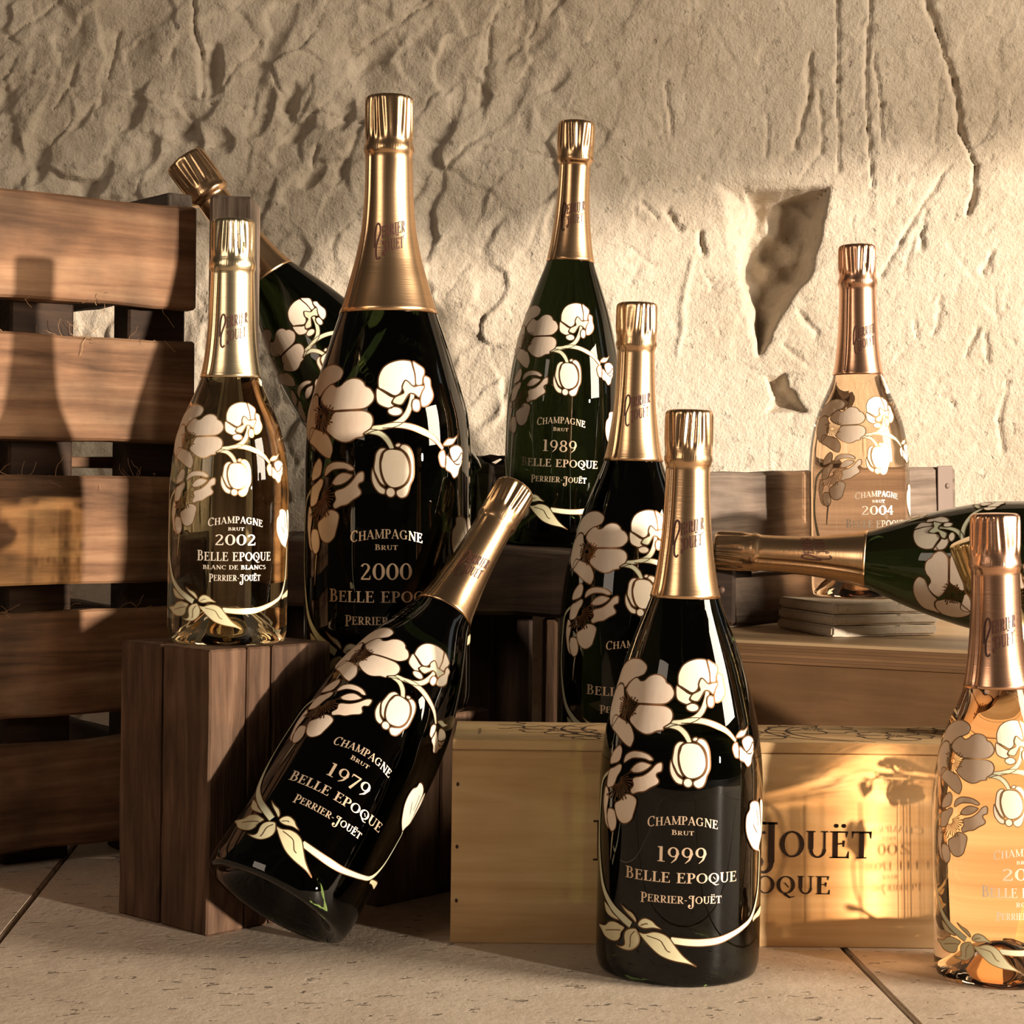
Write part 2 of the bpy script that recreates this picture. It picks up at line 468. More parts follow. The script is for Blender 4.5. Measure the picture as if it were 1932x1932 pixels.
def lathe(rings, seg, closed_top=True, closed_bot=True, rad=None):
    """rings = [(r, z)]; rad(i, j, r, z) may modulate the radius"""
    V, F = [], []
    for i, (r, z) in enumerate(rings):
        for j in range(seg):
            a = 2 * math.pi * j / seg
            rr, zz = (r, z) if rad is None else rad(i, a, r, z)
            V.append((rr * math.sin(a), -rr * math.cos(a), zz))
    for i in range(len(rings) - 1):
        for j in range(seg):
            k = (j + 1) % seg
            F.append((i * seg + j, i * seg + k, (i + 1) * seg + k, (i + 1) * seg + j))
    if closed_bot:
        V.append((0, 0, rings[0][1])); c = len(V) - 1
        F += [(c, (j + 1) % seg, j) for j in range(seg)]
    if closed_top:
        V.append((0, 0, rings[-1][1])); c = len(V) - 1; b = (len(rings) - 1) * seg
        F += [(c, b + j, b + (j + 1) % seg) for j in range(seg)]
    return V, F

def glass_mesh(sh):
    R, H = sh.R, sh.H
    rings = [(R * a, H * 0 + R * b) for a, b in ((.04, .62), (.16, .60), (.30, .52), (.45, .37), (.60, .19), (.72, .07), (.80, .018), (.86, .003), (.90, .0), (.935, .006), (.965, .03))]
    top = H - sh.cap_h * .5
    n = 64
    z0 = R * .06
    for i in range(n + 1):
        z = z0 + (top - z0) * i / n
        r = sh.r(z)
        if i == 0: r = min(r, R * .985)
        rings.append((r, z))
    return lathe(rings, 72)

def smooth_closed(pts, sub=4):
    out = []; n = len(pts)
    for i in range(n):
        p0, p1, p2, p3 = pts[i - 1], pts[i], pts[(i + 1) % n], pts[(i + 2) % n]
        for k in range(sub):
            t = k / sub
            out.append(tuple(.5 * (2 * b + (c - a) * t + (2 * a - 5 * b + 4 * c - d) * t * t + (3 * b - a - 3 * c + d) * t**3) for a, b, c, d in zip(p0, p1, p2, p3)))
    return out
def smooth_open(pts, sub=6):
    q = [pts[0]] + list(pts) + [pts[-1]]
    out = []
    for i in range(len(pts) - 1):
        p0, p1, p2, p3 = q[i:i + 4]
        for k in range(sub):
            t = k / sub
            out.append(tuple(.5 * (2 * b + (c - a) * t + (2 * a - 5 * b + 4 * c - d) * t * t + (3 * b - a - 3 * c + d) * t**3) for a, b, c, d in zip(p0, p1, p2, p3)))
    out.append(pts[-1])
    return out

def ribbon(V, F, sh, pts, wid, off):
    """stroke on the skin; pts in (radians, z), wid per point in metres"""
    n = len(pts)
    L = []
    for i, (t, z) in enumerate(pts):
        r = sh.r(z)
        t0, z0 = pts[max(0, i - 1)]; t1, z1 = pts[min(n - 1, i + 1)]
        dx, dz = (t1 - t0) * r, z1 - z0
        d = math.hypot(dx, dz) or 1e-9
        nx, nz = -dz / d, dx / d
        wd = wid[i] / 2
        L.append((t + nx * wd / r, z + nz * wd, t - nx * wd / r, z - nz * wd))
    b = len(V)
    for a in L:
        V.append(sh.p(a[0], a[1], off)); V.append(sh.p(a[2], a[3], off))
    for i in range(n - 1):
        F.append((b + 2 * i, b + 2 * i + 1, b + 2 * i + 3, b + 2 * i + 2))

def patch(sh, pts, off):
    """filled outline wrapped on the skin"""
    bm = bmesh.new()
    vs = [bm.verts.new((t * sh.R, z, 0)) for t, z in pts]
    try:
        bm.faces.new(vs)
    except ValueError:
        bm.free(); return None
    bmesh.ops.triangulate(bm, faces=bm.faces[:])
    t0 = min(p[0] for p in pts); t1 = max(p[0] for p in pts)
    z0 = min(p[1] for p in pts); z1 = max(p[1] for p in pts)
    st = math.radians(6)
    k = math.floor(t0 / st) + 1
    while k * st < t1:
        bmesh.ops.bisect_plane(bm, geom=bm.verts[:] + bm.edges[:] + bm.faces[:], plane_co=(k * st * sh.R, 0, 0), plane_no=(1, 0, 0)); k += 1
    sz = .009
    k = math.floor(z0 / sz) + 1
    while k * sz < z1:
        bmesh.ops.bisect_plane(bm, geom=bm.verts[:] + bm.edges[:] + bm.faces[:], plane_co=(0, k * sz, 0), plane_no=(0, 1, 0)); k += 1
    for v in bm.verts:
        v.co = Vector(sh.p(v.co.x / sh.R, v.co.y, off))
    for f in bm.faces:
        f.normal_update()
        c = f.calc_center_median()
        if f.normal.x * c.x + f.normal.y * c.y < 0: f.normal_flip()
    return bm
# the painted design: (flower, kind, [(degrees round the bottle, height per mille)], stroke weights)
ART = [
 ('open','petal',[(-75.2,542.2),(-65.6,551.8),(-57.0,556.5),(-47.4,557.0),(-39.7,552.0),(-36.0,545.6),(-36.0,538.8),(-37.9,531.8),(-43.2,526.8),(-49.0,522.6),(-54.5,514.8),(-58.8,505.4),(-65.6,510.1),(-74.0,505.7),(-78.4,497.6),(-80.1,497.2),(-80.1,514.9),(-80.1,530.7)],None),
 ('open','petal',[(-80.1,493.7),(-78.9,498.4),(-73.8,506.6),(-69.4,511.0),(-62.6,509.8),(-59.6,501.8),(-55.9,485.3),(-55.7,461.3),(-59.5,450.1),(-66.5,434.4),(-76.2,454.3),(-80.1,476.1)],None),
 ('open','petal',[(-54.4,453.1),(-45.3,448.3),(-41.0,442.4),(-37.7,431.2),(-36.7,421.2),(-37.6,413.4),(-39.5,406.5),(-45.2,410.8),(-50.8,418.0),(-57.4,426.5),(-64.5,433.2),(-65.9,448.4),(-62.4,456.3)],None),
 ('open','petal',[(-55.7,502.5),(-53.1,515.1),(-47.3,524.5),(-43.4,524.3),(-39.8,520.5),(-35.6,522.8),(-32.0,529.6),(-26.1,533.9),(-20.0,532.7),(-15.8,527.1),(-14.1,521.3),(-10.3,517.3),(-7.3,508.2),(-7.1,499.9),(-9.0,493.1),(-13.0,486.3),(-19.7,484.1),(-31.5,483.2),(-38.5,482.6),(-45.7,487.3),(-52.0,494.7)],None),
 ('open','petal',[(-37.6,479.4),(-31.3,481.2),(-18.8,482.2),(-12.8,481.3),(-8.5,475.7),(-7.0,466.5),(-8.0,456.5),(-10.2,451.4),(-13.5,446.2),(-13.8,441.2),(-18.4,439.1),(-23.0,433.6),(-28.0,432.0),(-34.4,436.9),(-38.6,442.9),(-43.6,452.1),(-41.7,464.3)],None),
 ('open','stamen',[(-45.9,473.7),(-42.3,473.1),(-38.6,475.0)],[0.35,0.5,1.1]),
 ('open','stamen',[(-45.9,472.0),(-42.8,469.9),(-39.2,470.1)],[0.35,0.5,1.1]),
 ('open','stamen',[(-46.0,470.4),(-42.2,465.9),(-38.1,464.0)],[0.35,0.5,1.1]),
 ('open','stamen',[(-46.4,469.0),(-43.9,464.3),(-40.5,461.0)],[0.35,0.5,1.1]),
 ('open','stamen',[(-46.9,467.9),(-45.4,462.9),(-42.5,458.4)],[0.35,0.5,1.1]),
 ('open','stamen',[(-47.7,467.1),(-46.3,459.2),(-43.6,452.6)],[0.35,0.5,1.1]),
 ('open','stamen',[(-48.6,466.7),(-48.0,454.8),(-45.8,445.3)],[0.35,0.5,1.1]),
 ('open','stamen',[(-49.5,466.7),(-50.4,460.4),(-49.8,453.3)],[0.35,0.5,1.1]),
 ('open','stamen',[(-50.5,467.2),(-52.3,461.8),(-52.9,454.9)],[0.35,0.5,1.1]),
 ('open','stamen',[(-51.4,468.0),(-53.0,465.9),(-54.3,461.1)],[0.35,0.5,1.1]),
 ('open','stamen',[(-52.2,469.2),(-55.0,466.9),(-57.8,462.1)],[0.35,0.5,1.1]),
 ('open','stamen',[(-52.8,470.6),(-55.2,470.1),(-58.4,466.9)],[0.35,0.5,1.1]),
 ('open','stamen',[(-53.2,472.2),(-55.3,472.7),(-58.9,470.9)],[0.35,0.5,1.1]),
 ('open','stamen',[(-53.3,473.9),(-55.1,475.1),(-58.8,474.6)],[0.35,0.5,1.1]),
 ('open','stamen',[(-53.2,475.5),(-55.1,477.6),(-59.2,478.5)],[0.35,0.5,1.1]),
 ('open','stamen',[(-52.8,476.9),(-56.7,482.3),(-62.6,485.4)],[0.35,0.5,1.1]),
 ('open','stamen',[(-52.1,478.1),(-54.8,484.1),(-59.4,488.8)],[0.35,0.5,1.1]),
 ('open','stamen',[(-51.3,478.9),(-52.8,485.4),(-56.2,491.3)],[0.35,0.5,1.1]),
 ('open','stamen',[(-50.4,479.3),(-51.2,490.2),(-54.0,499.2)],[0.35,0.5,1.1]),
 ('open','stamen',[(-49.4,479.3),(-48.7,485.3),(-49.4,492.3)],[0.35,0.5,1.1]),
 ('open','stamen',[(-48.4,478.8),(-46.6,484.8),(-46.0,492.1)],[0.35,0.5,1.1]),
 ('open','stamen',[(-47.6,478.0),(-44.0,484.3),(-42.0,492.0)],[0.35,0.5,1.1]),
 ('open','stamen',[(-46.8,476.8),(-42.1,481.4),(-38.9,488.0)],[0.35,0.5,1.1]),
 ('open','stamen',[(-46.3,475.3),(-40.5,477.6),(-36.2,482.5)],[0.35,0.5,1.1]),
 ('open','ring',[(-46.6,473.6),(-46.6,470.8),(-47.4,468.7),(-48.7,467.7),(-50.2,468.1),(-51.5,469.7),(-52.4,472.3),(-52.4,475.0),(-51.7,477.2),(-50.3,478.3),(-48.8,478.0),(-47.4,476.3),(-46.7,473.8)],[0.5]),
 ('turned','petal',[(-4.7,525.0),(-4.5,536.7),(-1.4,550.1),(4.4,558.4),(12.6,562.9),(19.9,562.6),(22.5,560.2),(23.5,550.9),(24.4,540.8),(24.0,524.0),(21.0,522.5),(16.5,530.9),(14.5,524.6),(12.3,511.4),(7.9,505.7),(2.7,510.8),(-0.9,515.0),(-4.0,518.3)],None),
 ('turned','petal',[(23.6,561.0),(28.3,557.3),(33.3,550.1),(33.1,541.6),(30.8,533.4),(29.5,524.3),(24.5,523.9),(24.7,540.7)],None),
 ('turned','petal',[(32.8,538.3),(37.5,534.4),(37.2,522.6),(38.2,508.9),(35.9,499.1),(31.8,491.2),(27.4,489.2),(26.5,498.5),(28.1,510.1),(31.4,521.6),(31.0,530.0)],None),
 ('turned','petal',[(-6.0,508.3),(-5.4,517.5),(-0.9,512.5),(4.4,504.9),(7.0,502.4),(5.3,494.9),(6.9,489.9),(4.4,485.8),(-0.5,488.3),(-4.8,494.9)],None),
 ('turned','petal',[(21.5,500.7),(25.6,499.5),(26.0,488.5),(23.8,481.2),(20.4,483.2),(19.8,492.5)],None),
 ('turned','petal',[(12.8,481.0),(11.8,476.7),(9.2,474.2),(6.1,474.3),(3.6,477.0),(2.6,481.3),(3.6,485.6),(6.2,488.2),(9.3,488.1),(11.9,485.3)],None),
 ('turned','sepal',[(14.6,511.3),(13.4,519.7),(16.0,530.4),(18.8,527.7),(22.3,520.8),(26.9,522.9),(31.4,521.6),(28.8,513.4),(25.8,503.7),(22.3,509.0),(18.6,509.3),(15.7,501.1),(12.0,491.3),(6.1,494.9),(7.8,503.2),(12.3,508.0)],None),
 ('stem','stem',[(20.9,508.3),(19.0,492.5),(15.1,474.5),(9.2,463.1),(0.6,456.7),(-7.1,454.1),(-12.8,447.1)],[1.3,1.5,1.7,1.7,1.5,1.5,1.2]),
 ('stem','stem',[(-1.0,457.5),(7.6,459.5),(17.2,457.6),(27.0,449.8),(35.4,439.3),(42.4,422.6)],[1.0,1.6,1.8,1.7,1.4,1.0]),
 ('stem','stem',[(-11.7,449.7),(-3.1,446.7),(2.3,436.7),(5.7,422.4)],[1.2,1.6,1.7,1.4]),
 ('stem','stem',[(-59.1,358.7),(-70.1,338.1),(-74.2,301.2),(-76.6,247.2),(-73.5,204.6),(-65.1,156.2),(-52.9,127.3),(-40.5,110.1),(-33.4,100.6)],[1.0,1.2,1.4,1.6,1.8,2.0,2.2,2.4,2.2]),
 ('stem','stem',[(-51.8,264.8),(-53.7,239.8),(-54.9,204.5)],[0.5,0.7,0.3]),
 ('stem','stem',[(-4.3,83.1),(6.8,80.4),(17.5,79.8),(28.8,82.2),(39.5,89.6),(50.1,98.9),(59.4,110.0),(66.6,132.5),(71.7,165.0),(73.2,217.0),(70.8,225.2)],[2.0,2.2,2.2,2.0,1.8,1.6,1.5,1.3,1.1,0.9,0.8]),
 ('bud','petal',[(-7.1,392.2),(-8.0,382.1),(-7.5,370.3),(-5.6,360.3),(-2.7,352.7),(0.9,351.1),(1.5,358.7),(-2.1,365.4),(-5.1,378.8)],None),
 ('bud','petal',[(9.9,425.6),(13.7,429.5),(17.5,424.2),(19.7,411.3),(20.3,394.4),(20.0,377.6),(17.9,366.0),(16.8,356.0),(15.0,347.7),(11.5,344.7),(8.6,349.9),(8.5,356.7),(12.1,361.6),(16.0,369.6),(17.9,382.9),(17.7,401.5),(15.1,415.1)],None),
 ('bud','petal',[(1.7,422.5),(-2.0,423.3),(-4.9,415.7),(-5.8,404.0),(-6.3,390.5),(-4.4,378.9),(-2.1,368.8),(1.4,363.7),(-0.4,373.9),(-2.0,387.3),(-2.2,404.1),(-0.9,415.8)],None),
 ('bud','petal',[(-0.8,409.1),(0.2,416.7),(3.2,421.1),(7.6,421.5),(12.1,418.7),(15.1,410.1),(16.9,398.2),(17.2,383.0),(14.9,369.8),(11.4,363.3),(7.1,361.0),(3.6,363.7),(0.7,372.2),(-1.2,385.6),(-1.8,399.1)],None),
 ('bud','petal',[(7.9,353.9),(7.3,349.2),(5.7,346.4),(3.8,346.5),(2.2,349.4),(1.5,354.1),(2.1,358.8),(3.6,361.6),(5.6,361.6),(7.2,358.6)],None),
 ('bud','petal',[(8.3,430.4),(10.6,431.4),(11.5,427.5),(9.5,424.3),(7.6,426.4)],None),
 ('smallbud','petal',[(48.8,423.2),(56.5,429.4),(63.3,423.2),(63.6,410.1),(59.5,399.2),(54.3,399.1),(50.2,408.8)],None),
 ('smallbud','petal',[(43.3,420.7),(40.3,418.8),(38.6,411.6),(39.2,402.9),(40.8,394.9),(44.2,394.1),(45.1,404.9),(44.5,413.6)],None),
 ('smallbud','petal',[(46.0,413.2),(52.1,403.1),(57.4,406.8),(62.7,417.3),(62.7,401.7),(59.0,390.7),(57.2,380.9),(52.6,376.3),(49.1,385.1),(45.0,389.6),(44.4,401.7)],None),
 ('smallbud','sepal',[(42.7,430.2),(47.4,439.3),(52.8,440.1),(58.2,445.6),(55.6,438.2),(51.5,429.8),(44.7,427.7)],None),
 ('side','petal',[(-50.9,406.9),(-47.9,404.2),(-46.7,396.0),(-48.4,380.1),(-54.8,373.1),(-59.2,371.6),(-59.5,381.9),(-56.6,394.9)],None),
 ('side','petal',[(-64.1,329.9),(-59.5,324.6),(-59.2,307.3),(-61.3,289.0),(-60.0,272.1),(-57.8,258.2),(-62.8,265.7),(-65.6,283.8),(-66.9,304.3)],None),
 ('side','petal',[(-58.3,293.7),(-52.2,294.2),(-49.9,286.4),(-48.6,272.9),(-50.1,260.3),(-54.0,254.5),(-57.8,260.8),(-60.4,271.9),(-60.2,284.2)],None),
 ('side','petal',[(-45.1,313.9),(-41.4,323.7),(-37.8,326.4),(-33.5,324.1),(-30.9,317.8),(-31.6,305.6),(-33.1,293.2),(-34.7,282.5),(-39.0,274.4),(-43.6,273.8),(-47.7,280.2),(-50.5,293.1),(-50.7,305.2)],None),
 ('side','petal',[(-59.3,361.2),(-53.2,368.4),(-48.1,375.1),(-45.4,373.3),(-46.0,363.6),(-49.2,352.4),(-51.9,337.7),(-56.4,331.0),(-61.1,331.0),(-61.2,344.9)],None),
 ('side','petal',[(-33.4,356.6),(-27.0,361.3),(-21.7,370.6),(-17.5,383.0),(-13.9,386.7),(-12.7,381.7),(-13.2,371.6),(-16.1,367.9),(-16.7,362.8),(-14.8,356.2),(-15.4,349.4),(-20.4,341.9),(-24.8,334.4),(-29.5,331.8),(-34.3,327.3),(-36.2,333.7),(-33.8,342.8),(-34.9,351.1)],None),
 ('side','petal',[(-43.9,383.0),(-42.1,393.8),(-36.8,400.9),(-30.8,402.1),(-24.9,399.7),(-20.9,394.4),(-19.6,389.5),(-22.2,387.4),(-26.2,390.2),(-31.1,390.2),(-36.2,388.3),(-40.5,382.2),(-43.2,378.1)],None),
 ('side','petal',[(-35.6,373.1),(-32.4,380.6),(-27.7,384.9),(-22.1,382.4),(-20.8,380.0),(-24.1,372.0),(-28.7,366.1),(-33.6,364.2),(-37.1,366.0)],None),
 ('side','stamen',[(-45.8,351.1),(-40.1,359.4),(-35.4,366.9)],[0.5,0.5,1.1]),
 ('side','stamen',[(-45.6,350.0),(-41.8,353.4),(-38.2,357.0)],[0.5,0.5,1.1]),
 ('side','stamen',[(-45.4,348.8),(-39.9,351.3),(-35.1,353.4)],[0.5,0.5,1.1]),
 ('side','stamen',[(-45.4,347.5),(-39.7,347.5),(-34.7,347.2)],[0.5,0.5,1.1]),
 ('side','stamen',[(-45.5,346.3),(-40.3,344.0),(-35.8,341.4)],[0.5,0.5,1.1]),
 ('side','stamen',[(-45.7,345.1),(-41.7,341.6),(-38.1,337.3)],[0.5,0.5,1.1]),
 ('side','stamen',[(-46.0,343.9),(-41.5,337.5),(-37.7,330.6)],[0.5,0.5,1.1]),
 ('side','stamen',[(-46.4,342.9),(-43.2,336.8),(-40.7,329.5)],[0.5,0.5,1.1]),
 ('side','stamen',[(-46.9,342.0),(-42.5,329.3),(-39.7,316.8)],[0.5,0.5,1.1]),
 ('side','stamen',[(-47.5,341.3),(-44.0,327.5),(-42.4,313.8)],[0.5,0.5,1.1]),
 ('side','stamen',[(-48.1,340.7),(-45.8,328.5),(-45.6,315.4)],[0.5,0.5,1.1]),
 ('side','stamen',[(-48.8,340.4),(-47.3,329.8),(-48.3,317.4)],[0.5,0.5,1.1]),
 ('side','stamen',[(-49.4,340.3),(-49.1,324.6),(-51.5,308.6)],[0.5,0.5,1.1]),
 ('side','stamen',[(-50.1,340.5),(-50.5,327.9),(-54.1,314.0)],[0.5,0.5,1.1]),
 ('side','stamen',[(-50.8,340.8),(-52.6,326.7),(-58.3,311.6)],[0.5,0.5,1.1]),
 ('side','stamen',[(-51.3,341.4),(-54.1,328.9),(-61.5,315.0)],[0.5,0.5,1.1]),
 ('edge','petal',[(71.1,311.3),(75.9,312.5),(80.1,298.7),(80.1,272.1),(80.1,249.1),(76.4,265.0),(73.0,287.7)],None),
 ('edge','petal',[(60.1,315.7),(67.2,311.1),(70.4,299.3),(73.4,275.2),(78.4,253.4),(72.3,235.1),(69.4,224.2),(60.3,231.8),(54.9,246.2),(51.8,259.6),(50.5,275.7),(51.3,292.8),(54.6,302.0),(55.1,312.3)],None),
 ('edge','stamen',[(59.5,275.8),(62.6,265.8),(66.8,257.0)],[0.4,0.6,0.4]),
 ('edge','stamen',[(64.2,298.3),(67.0,283.2),(68.3,268.6)],[0.4,0.5,0.4]),
 ('leaf','leaf',[(-61.3,128.3),(-55.2,122.6),(-50.5,114.4),(-45.2,108.1),(-43.7,104.4),(-49.3,104.5),(-56.2,108.2),(-59.6,115.2)],None),
 ('leaf','leaf',[(-42.1,133.5),(-37.1,126.8),(-32.0,121.6),(-29.0,112.2),(-29.4,106.9),(-32.7,112.8),(-36.1,118.5),(-39.7,125.8)],None),
 ('leaf','leaf',[(-70.7,82.8),(-59.9,87.1),(-54.8,95.8),(-48.1,99.8),(-42.2,97.2),(-38.5,93.5),(-41.6,83.6),(-42.4,74.6),(-45.7,67.1),(-52.1,65.0),(-59.6,68.0),(-65.0,75.6)],None),
 ('leaf','vein',[(-58.4,79.1),(-49.0,84.7),(-42.1,87.7)],[0.3,0.5,0.3]),
 ('leaf','leaf',[(-35.0,93.0),(-30.1,96.4),(-28.1,93.6),(-26.0,83.8),(-25.9,73.6),(-28.2,64.3),(-33.0,56.7),(-39.9,55.8),(-46.1,60.0),(-40.9,60.6),(-38.2,66.0),(-38.8,77.9),(-38.0,86.8)],None),
 ('leaf','vein',[(-30.0,91.3),(-33.2,81.6),(-33.5,67.8),(-34.3,62.3)],[0.3,0.5,0.3]),
 ('leaf','leaf',[(-27.8,104.0),(-25.5,113.1),(-21.8,116.6),(-17.3,113.2),(-14.4,106.9),(-10.8,100.5),(-16.5,101.4),(-21.6,98.7),(-25.4,99.5)],None),
 ('leaf','vein',[(-25.4,102.9),(-21.7,107.2),(-20.2,106.7)],[0.3,0.5,0.3]),
 ('leaf','leaf',[(-26.9,90.5),(-22.3,89.9),(-16.4,94.6),(-10.7,93.7),(-5.7,87.3),(-1.4,73.8),(3.6,58.3),(8.5,47.7),(13.2,38.6),(7.2,43.6),(-3.3,48.1),(-11.8,55.9),(-18.4,68.5),(-23.7,81.0)],None),
 ('leaf','vein',[(-20.8,86.9),(-12.0,81.6),(-9.1,73.3),(-6.9,65.0),(-4.5,62.1)],[0.3,0.5,0.3]),
 ('leaf','leaf',[(80.1,123.4),(78.7,108.2),(67.2,105.9),(62.4,103.2),(63.7,113.0)],None),
]

FLOWER_NAMES = {'open': 'painted_open_flower', 'turned': 'painted_turned_flower', 'bud': 'painted_hanging_bud', 'smallbud': 'painted_small_bud', 'side': 'painted_side_flower', 'edge': 'painted_blossom'}

def bottle(label, base, axis, spin, kind, H, R, gl, fo, lines, cap=(.0345, .0162), fb=.664, fz=.778, art_dz=0.0, clear=False, keep=None, txt_spin=0.0, body=None, seed=1):
    root = thing('champagne_bottle', label, 'bottle', (0, 0, 0), 'champagne bottles')
    ax = Vector(axis).normalized()
    # local -Y towards the camera, then spun about the axis
    to_cam = Vector((0, 0, CAM_Z)) - Vector(base)
    y = -(to_cam - ax * to_cam.dot(ax)).normalized()
    x = y.cross(ax).normalized()
    m = Matrix((x, y, ax)).transposed().to_4x4() @ Matrix.Rotation(spin, 4, 'Z')
    m.translation = Vector(base)
    root.matrix_basis = m
    sh = Shape(kind, H, R, cap)
    rn = random.Random(seed)
    V, F = glass_mesh(sh)
    g = mesh_obj('glass_body', V, F, M[gl], root, True)
    g.cycles.is_caustics_caster = True
    # ---- foil capsule
    ch, cr = cap
    zt = H; zb = H - ch            # cap zone
    rings = []
    z = fb * H
    n = 34
    while_z = [fb * H + (zb - .004 - fb * H) * i / n for i in range(n + 1)]
    rings.append((sh.r(while_z[0]) + .0001, while_z[0]))
    for zz in while_z: rings.append((sh.r(zz) + .0007, zz))
    rneck = sh.r(while_z[-1]) + .0007
    bead = max(rneck + .0012, cr * .985)
    rings += [(rneck + (bead - rneck) * .35, zb - .003), (bead * .985, zb - .0012), (bead, zb + .0006), (bead * .995, zb + .0022), (bead * .98, zb + .0040),
              (cr * .985, zb + .0065), (cr * .985, zb + .0085)]
    nf0 = len(rings)
    for i in range(12):
        rings.append((cr * (.992 + .008 * math.sin(i / 11 * math.pi)), zb + .0100 + (ch - .0138) * i / 11))
    nf1 = len(rings)
    for a in (25, 50, 72, 88):
        rr = .0034
        rings.append((cr - rr + rr * math.cos(math.radians(a)), zt - .0036 + rr * math.sin(math.radians(a))))
    rings.append((cr * .55, zt + .0001)); rings.append((cr * .2, zt + .0003))
    ph = [rn.uniform(0, 6.28) for _ in range(4)]
    nfl = rn.choice((17, 18, 19))
    seam = math.radians(-52)
    def rad(i, a, r, zz):
        if nf0 - 1 <= i <= nf1 + 1:
            e = min(1, (i - nf0 + 2) / 4, (nf1 + 2 - i) / 4)
            wv = math.sin(nfl * a + 1.1 * math.sin(2 * a + ph[0]) + .5 * math.sin(5 * a + ph[1]) + .18 * (i - nf0) * math.sin(3 * a + ph[2]))
            r += e * (.00085 * wv * (.7 + .3 * math.sin(3 * a + ph[3])) - .0003)
        elif zb - .001 < zz < zb + .0035:
            r += .00022 * math.sin(60 * a) + .0002 * math.sin(7 * a + ph[2])
        elif zz > fb * H + .002 and zz < zb - .002:
            da = (a - seam + math.pi) % (2 * math.pi) - math.pi
            r += .0009 * math.exp(-(da * r / .0011) ** 2) - .0005 * math.exp(-((da * r - .0026) / .0016) ** 2)
            r += .00012 * math.sin(3 * a + zz * 60 + ph[1])
        return r, zz
    V, F = lathe(rings, 144, True, False, rad)
    cap_o = mesh_obj('foil_capsule', V, F, M[fo], root, True)
    # ---- embossed name on the foil, two slanted lines
    V2, F2 = [], []
    k = cr / .0162
    def put(quads, dz, ds):
        for q in quads:
            b = len(V2)
            for s_, z_ in q:
                s2 = (s_ + ds) * k; z2 = fz * H + ((z_ + dz) * 1.22 + .30 * (s_ + ds)) * k
                V2.append(sh.p(s2 / (sh.r(z2)) + math.radians(6), z2, .0011))
            F2.append(tuple(range(b, b + len(q))))
    for e_ in (0, .00012):
        put(text_quads('ERRIER', .0066, .0158, gap=.10), .0006, .0022 + e_)
        put(text_quads('JOUËT', .0066, .0142, gap=.10), -.0080, .0016 + e_)
    sw = smooth_open([(-.0105, -.0035), (-.0100, .0050), (-.0085, .0092), (-.0068, .0082), (-.0064, .0045), (-.0080, .0005), (-.0094, -.0030), (-.0096, -.0085), (-.0082, -.0105), (-.0070, -.0095)], 6)
    for (a, b_), (c, d) in zip(sw, sw[1:]):
        o_ = []
        _line(o_, a, b_, c, d, .0011)
        put(o_, 0, 0)
    o_ = []; _line(o_, -.0060, -.0012, .0096, -.0012, .0005); put(o_, 0, 0)
    mesh_obj('embossed_lettering', V2, F2, M['emboss'], cap_o)
    # ---- painted flowers, stems, leaves
    ol = M['outline_gold'] if clear else M['outline']
    groups = {}
    for it in ART:
        groups.setdefault(it[0], []).append(it)
    sc = R / .0549
    def conv(pts): return [(math.radians(a), (zz / 1000 + art_dz) * H) for a, zz in pts]
    for gname in ('stem', 'leaf', 'side', 'open', 'turned', 'bud', 'smallbud', 'edge'):
        if keep and gname not in keep: continue
        items = groups[gname]
        if gname == 'stem':
            for (_, kd, pts, wd) in items:
                p = conv(pts); ps = smooth_open(p, 6)
                ww = np.interp(np.linspace(0, 1, len(ps)), np.linspace(0, 1, len(wd)), wd) * .0022 * sc
                V3, F3 = [], []; ribbon(V3, F3, sh, ps, ww, .00030)
                st = mesh_obj('painted_stem', V3, F3, M['sepal'], root, True)
                V3, F3 = [], []
                for sg in (-.5, .5):
                    e = []
                    for i, (t, zz) in enumerate(ps):
                        t0, z0 = ps[max(0, i - 1)]; t1, z1 = ps[min(len(ps) - 1, i + 1)]
                        r = sh.r(zz); dx, dz = (t1 - t0) * r, z1 - z0; d = math.hypot(dx, dz) or 1e-9
                        e.append((t - dz / d * ww[i] * sg / r, zz + dx / d * ww[i] * sg))
                    ribbon(V3, F3, sh, e, [.00055 * sc] * len(e), .00042)
                mesh_obj('outline', V3, F3, ol, st, True)
            continue
        if gname == 'leaf':
            cur = None
            for (_, kd, pts, wd) in items:
                p = conv(pts)
                if kd == 'leaf':
                    ps = smooth_closed(p, 4)
                    bm = patch(sh, ps, .00044)
                    if bm is None: continue
                    cur = bm_obj('painted_leaf', bm, M['leaf'], root, True)
                    V3, F3 = [], []; ribbon(V3, F3, sh, ps + [ps[0]], [.0007 * sc] * (len(ps) + 1), .00054)
                    mesh_obj('outline', V3, F3, ol, cur, True)
                else:
                    ps = smooth_open(p, 5)
                    V3, F3 = [], []; ribbon(V3, F3, sh, ps, [.0006 * sc] * len(ps), .00054)
                    mesh_obj('vein', V3, F3, ol, cur, True)
            continue
        V3, F3 = [], []
        pet = []
        off = .00042 if gname != 'edge' else .0005
        for n_, (_, kd, pts, wd) in enumerate(items):
            p = conv(pts)
            if kd in ('petal', 'sepal'):
                ps = smooth_closed(p, 3)
                bm = patch(sh, ps, off)
                if bm is None: continue
                pet.append((bm, kd))
                ribbon(V3, F3, sh, ps + [ps[0]], [.00085 * sc] * (len(ps) + 1), off + .00008)
                off += .00004
            else:
                ps = smooth_open(p, 4)
                ww = np.interp(np.linspace(0, 1, len(ps)), np.linspace(0, 1, len(wd)), wd) * .0011 * sc
                ribbon(V3, F3, sh, ps, ww, off + .00008)
        fl = mesh_obj(FLOWER_NAMES[gname], V3, F3, ol, root, True)
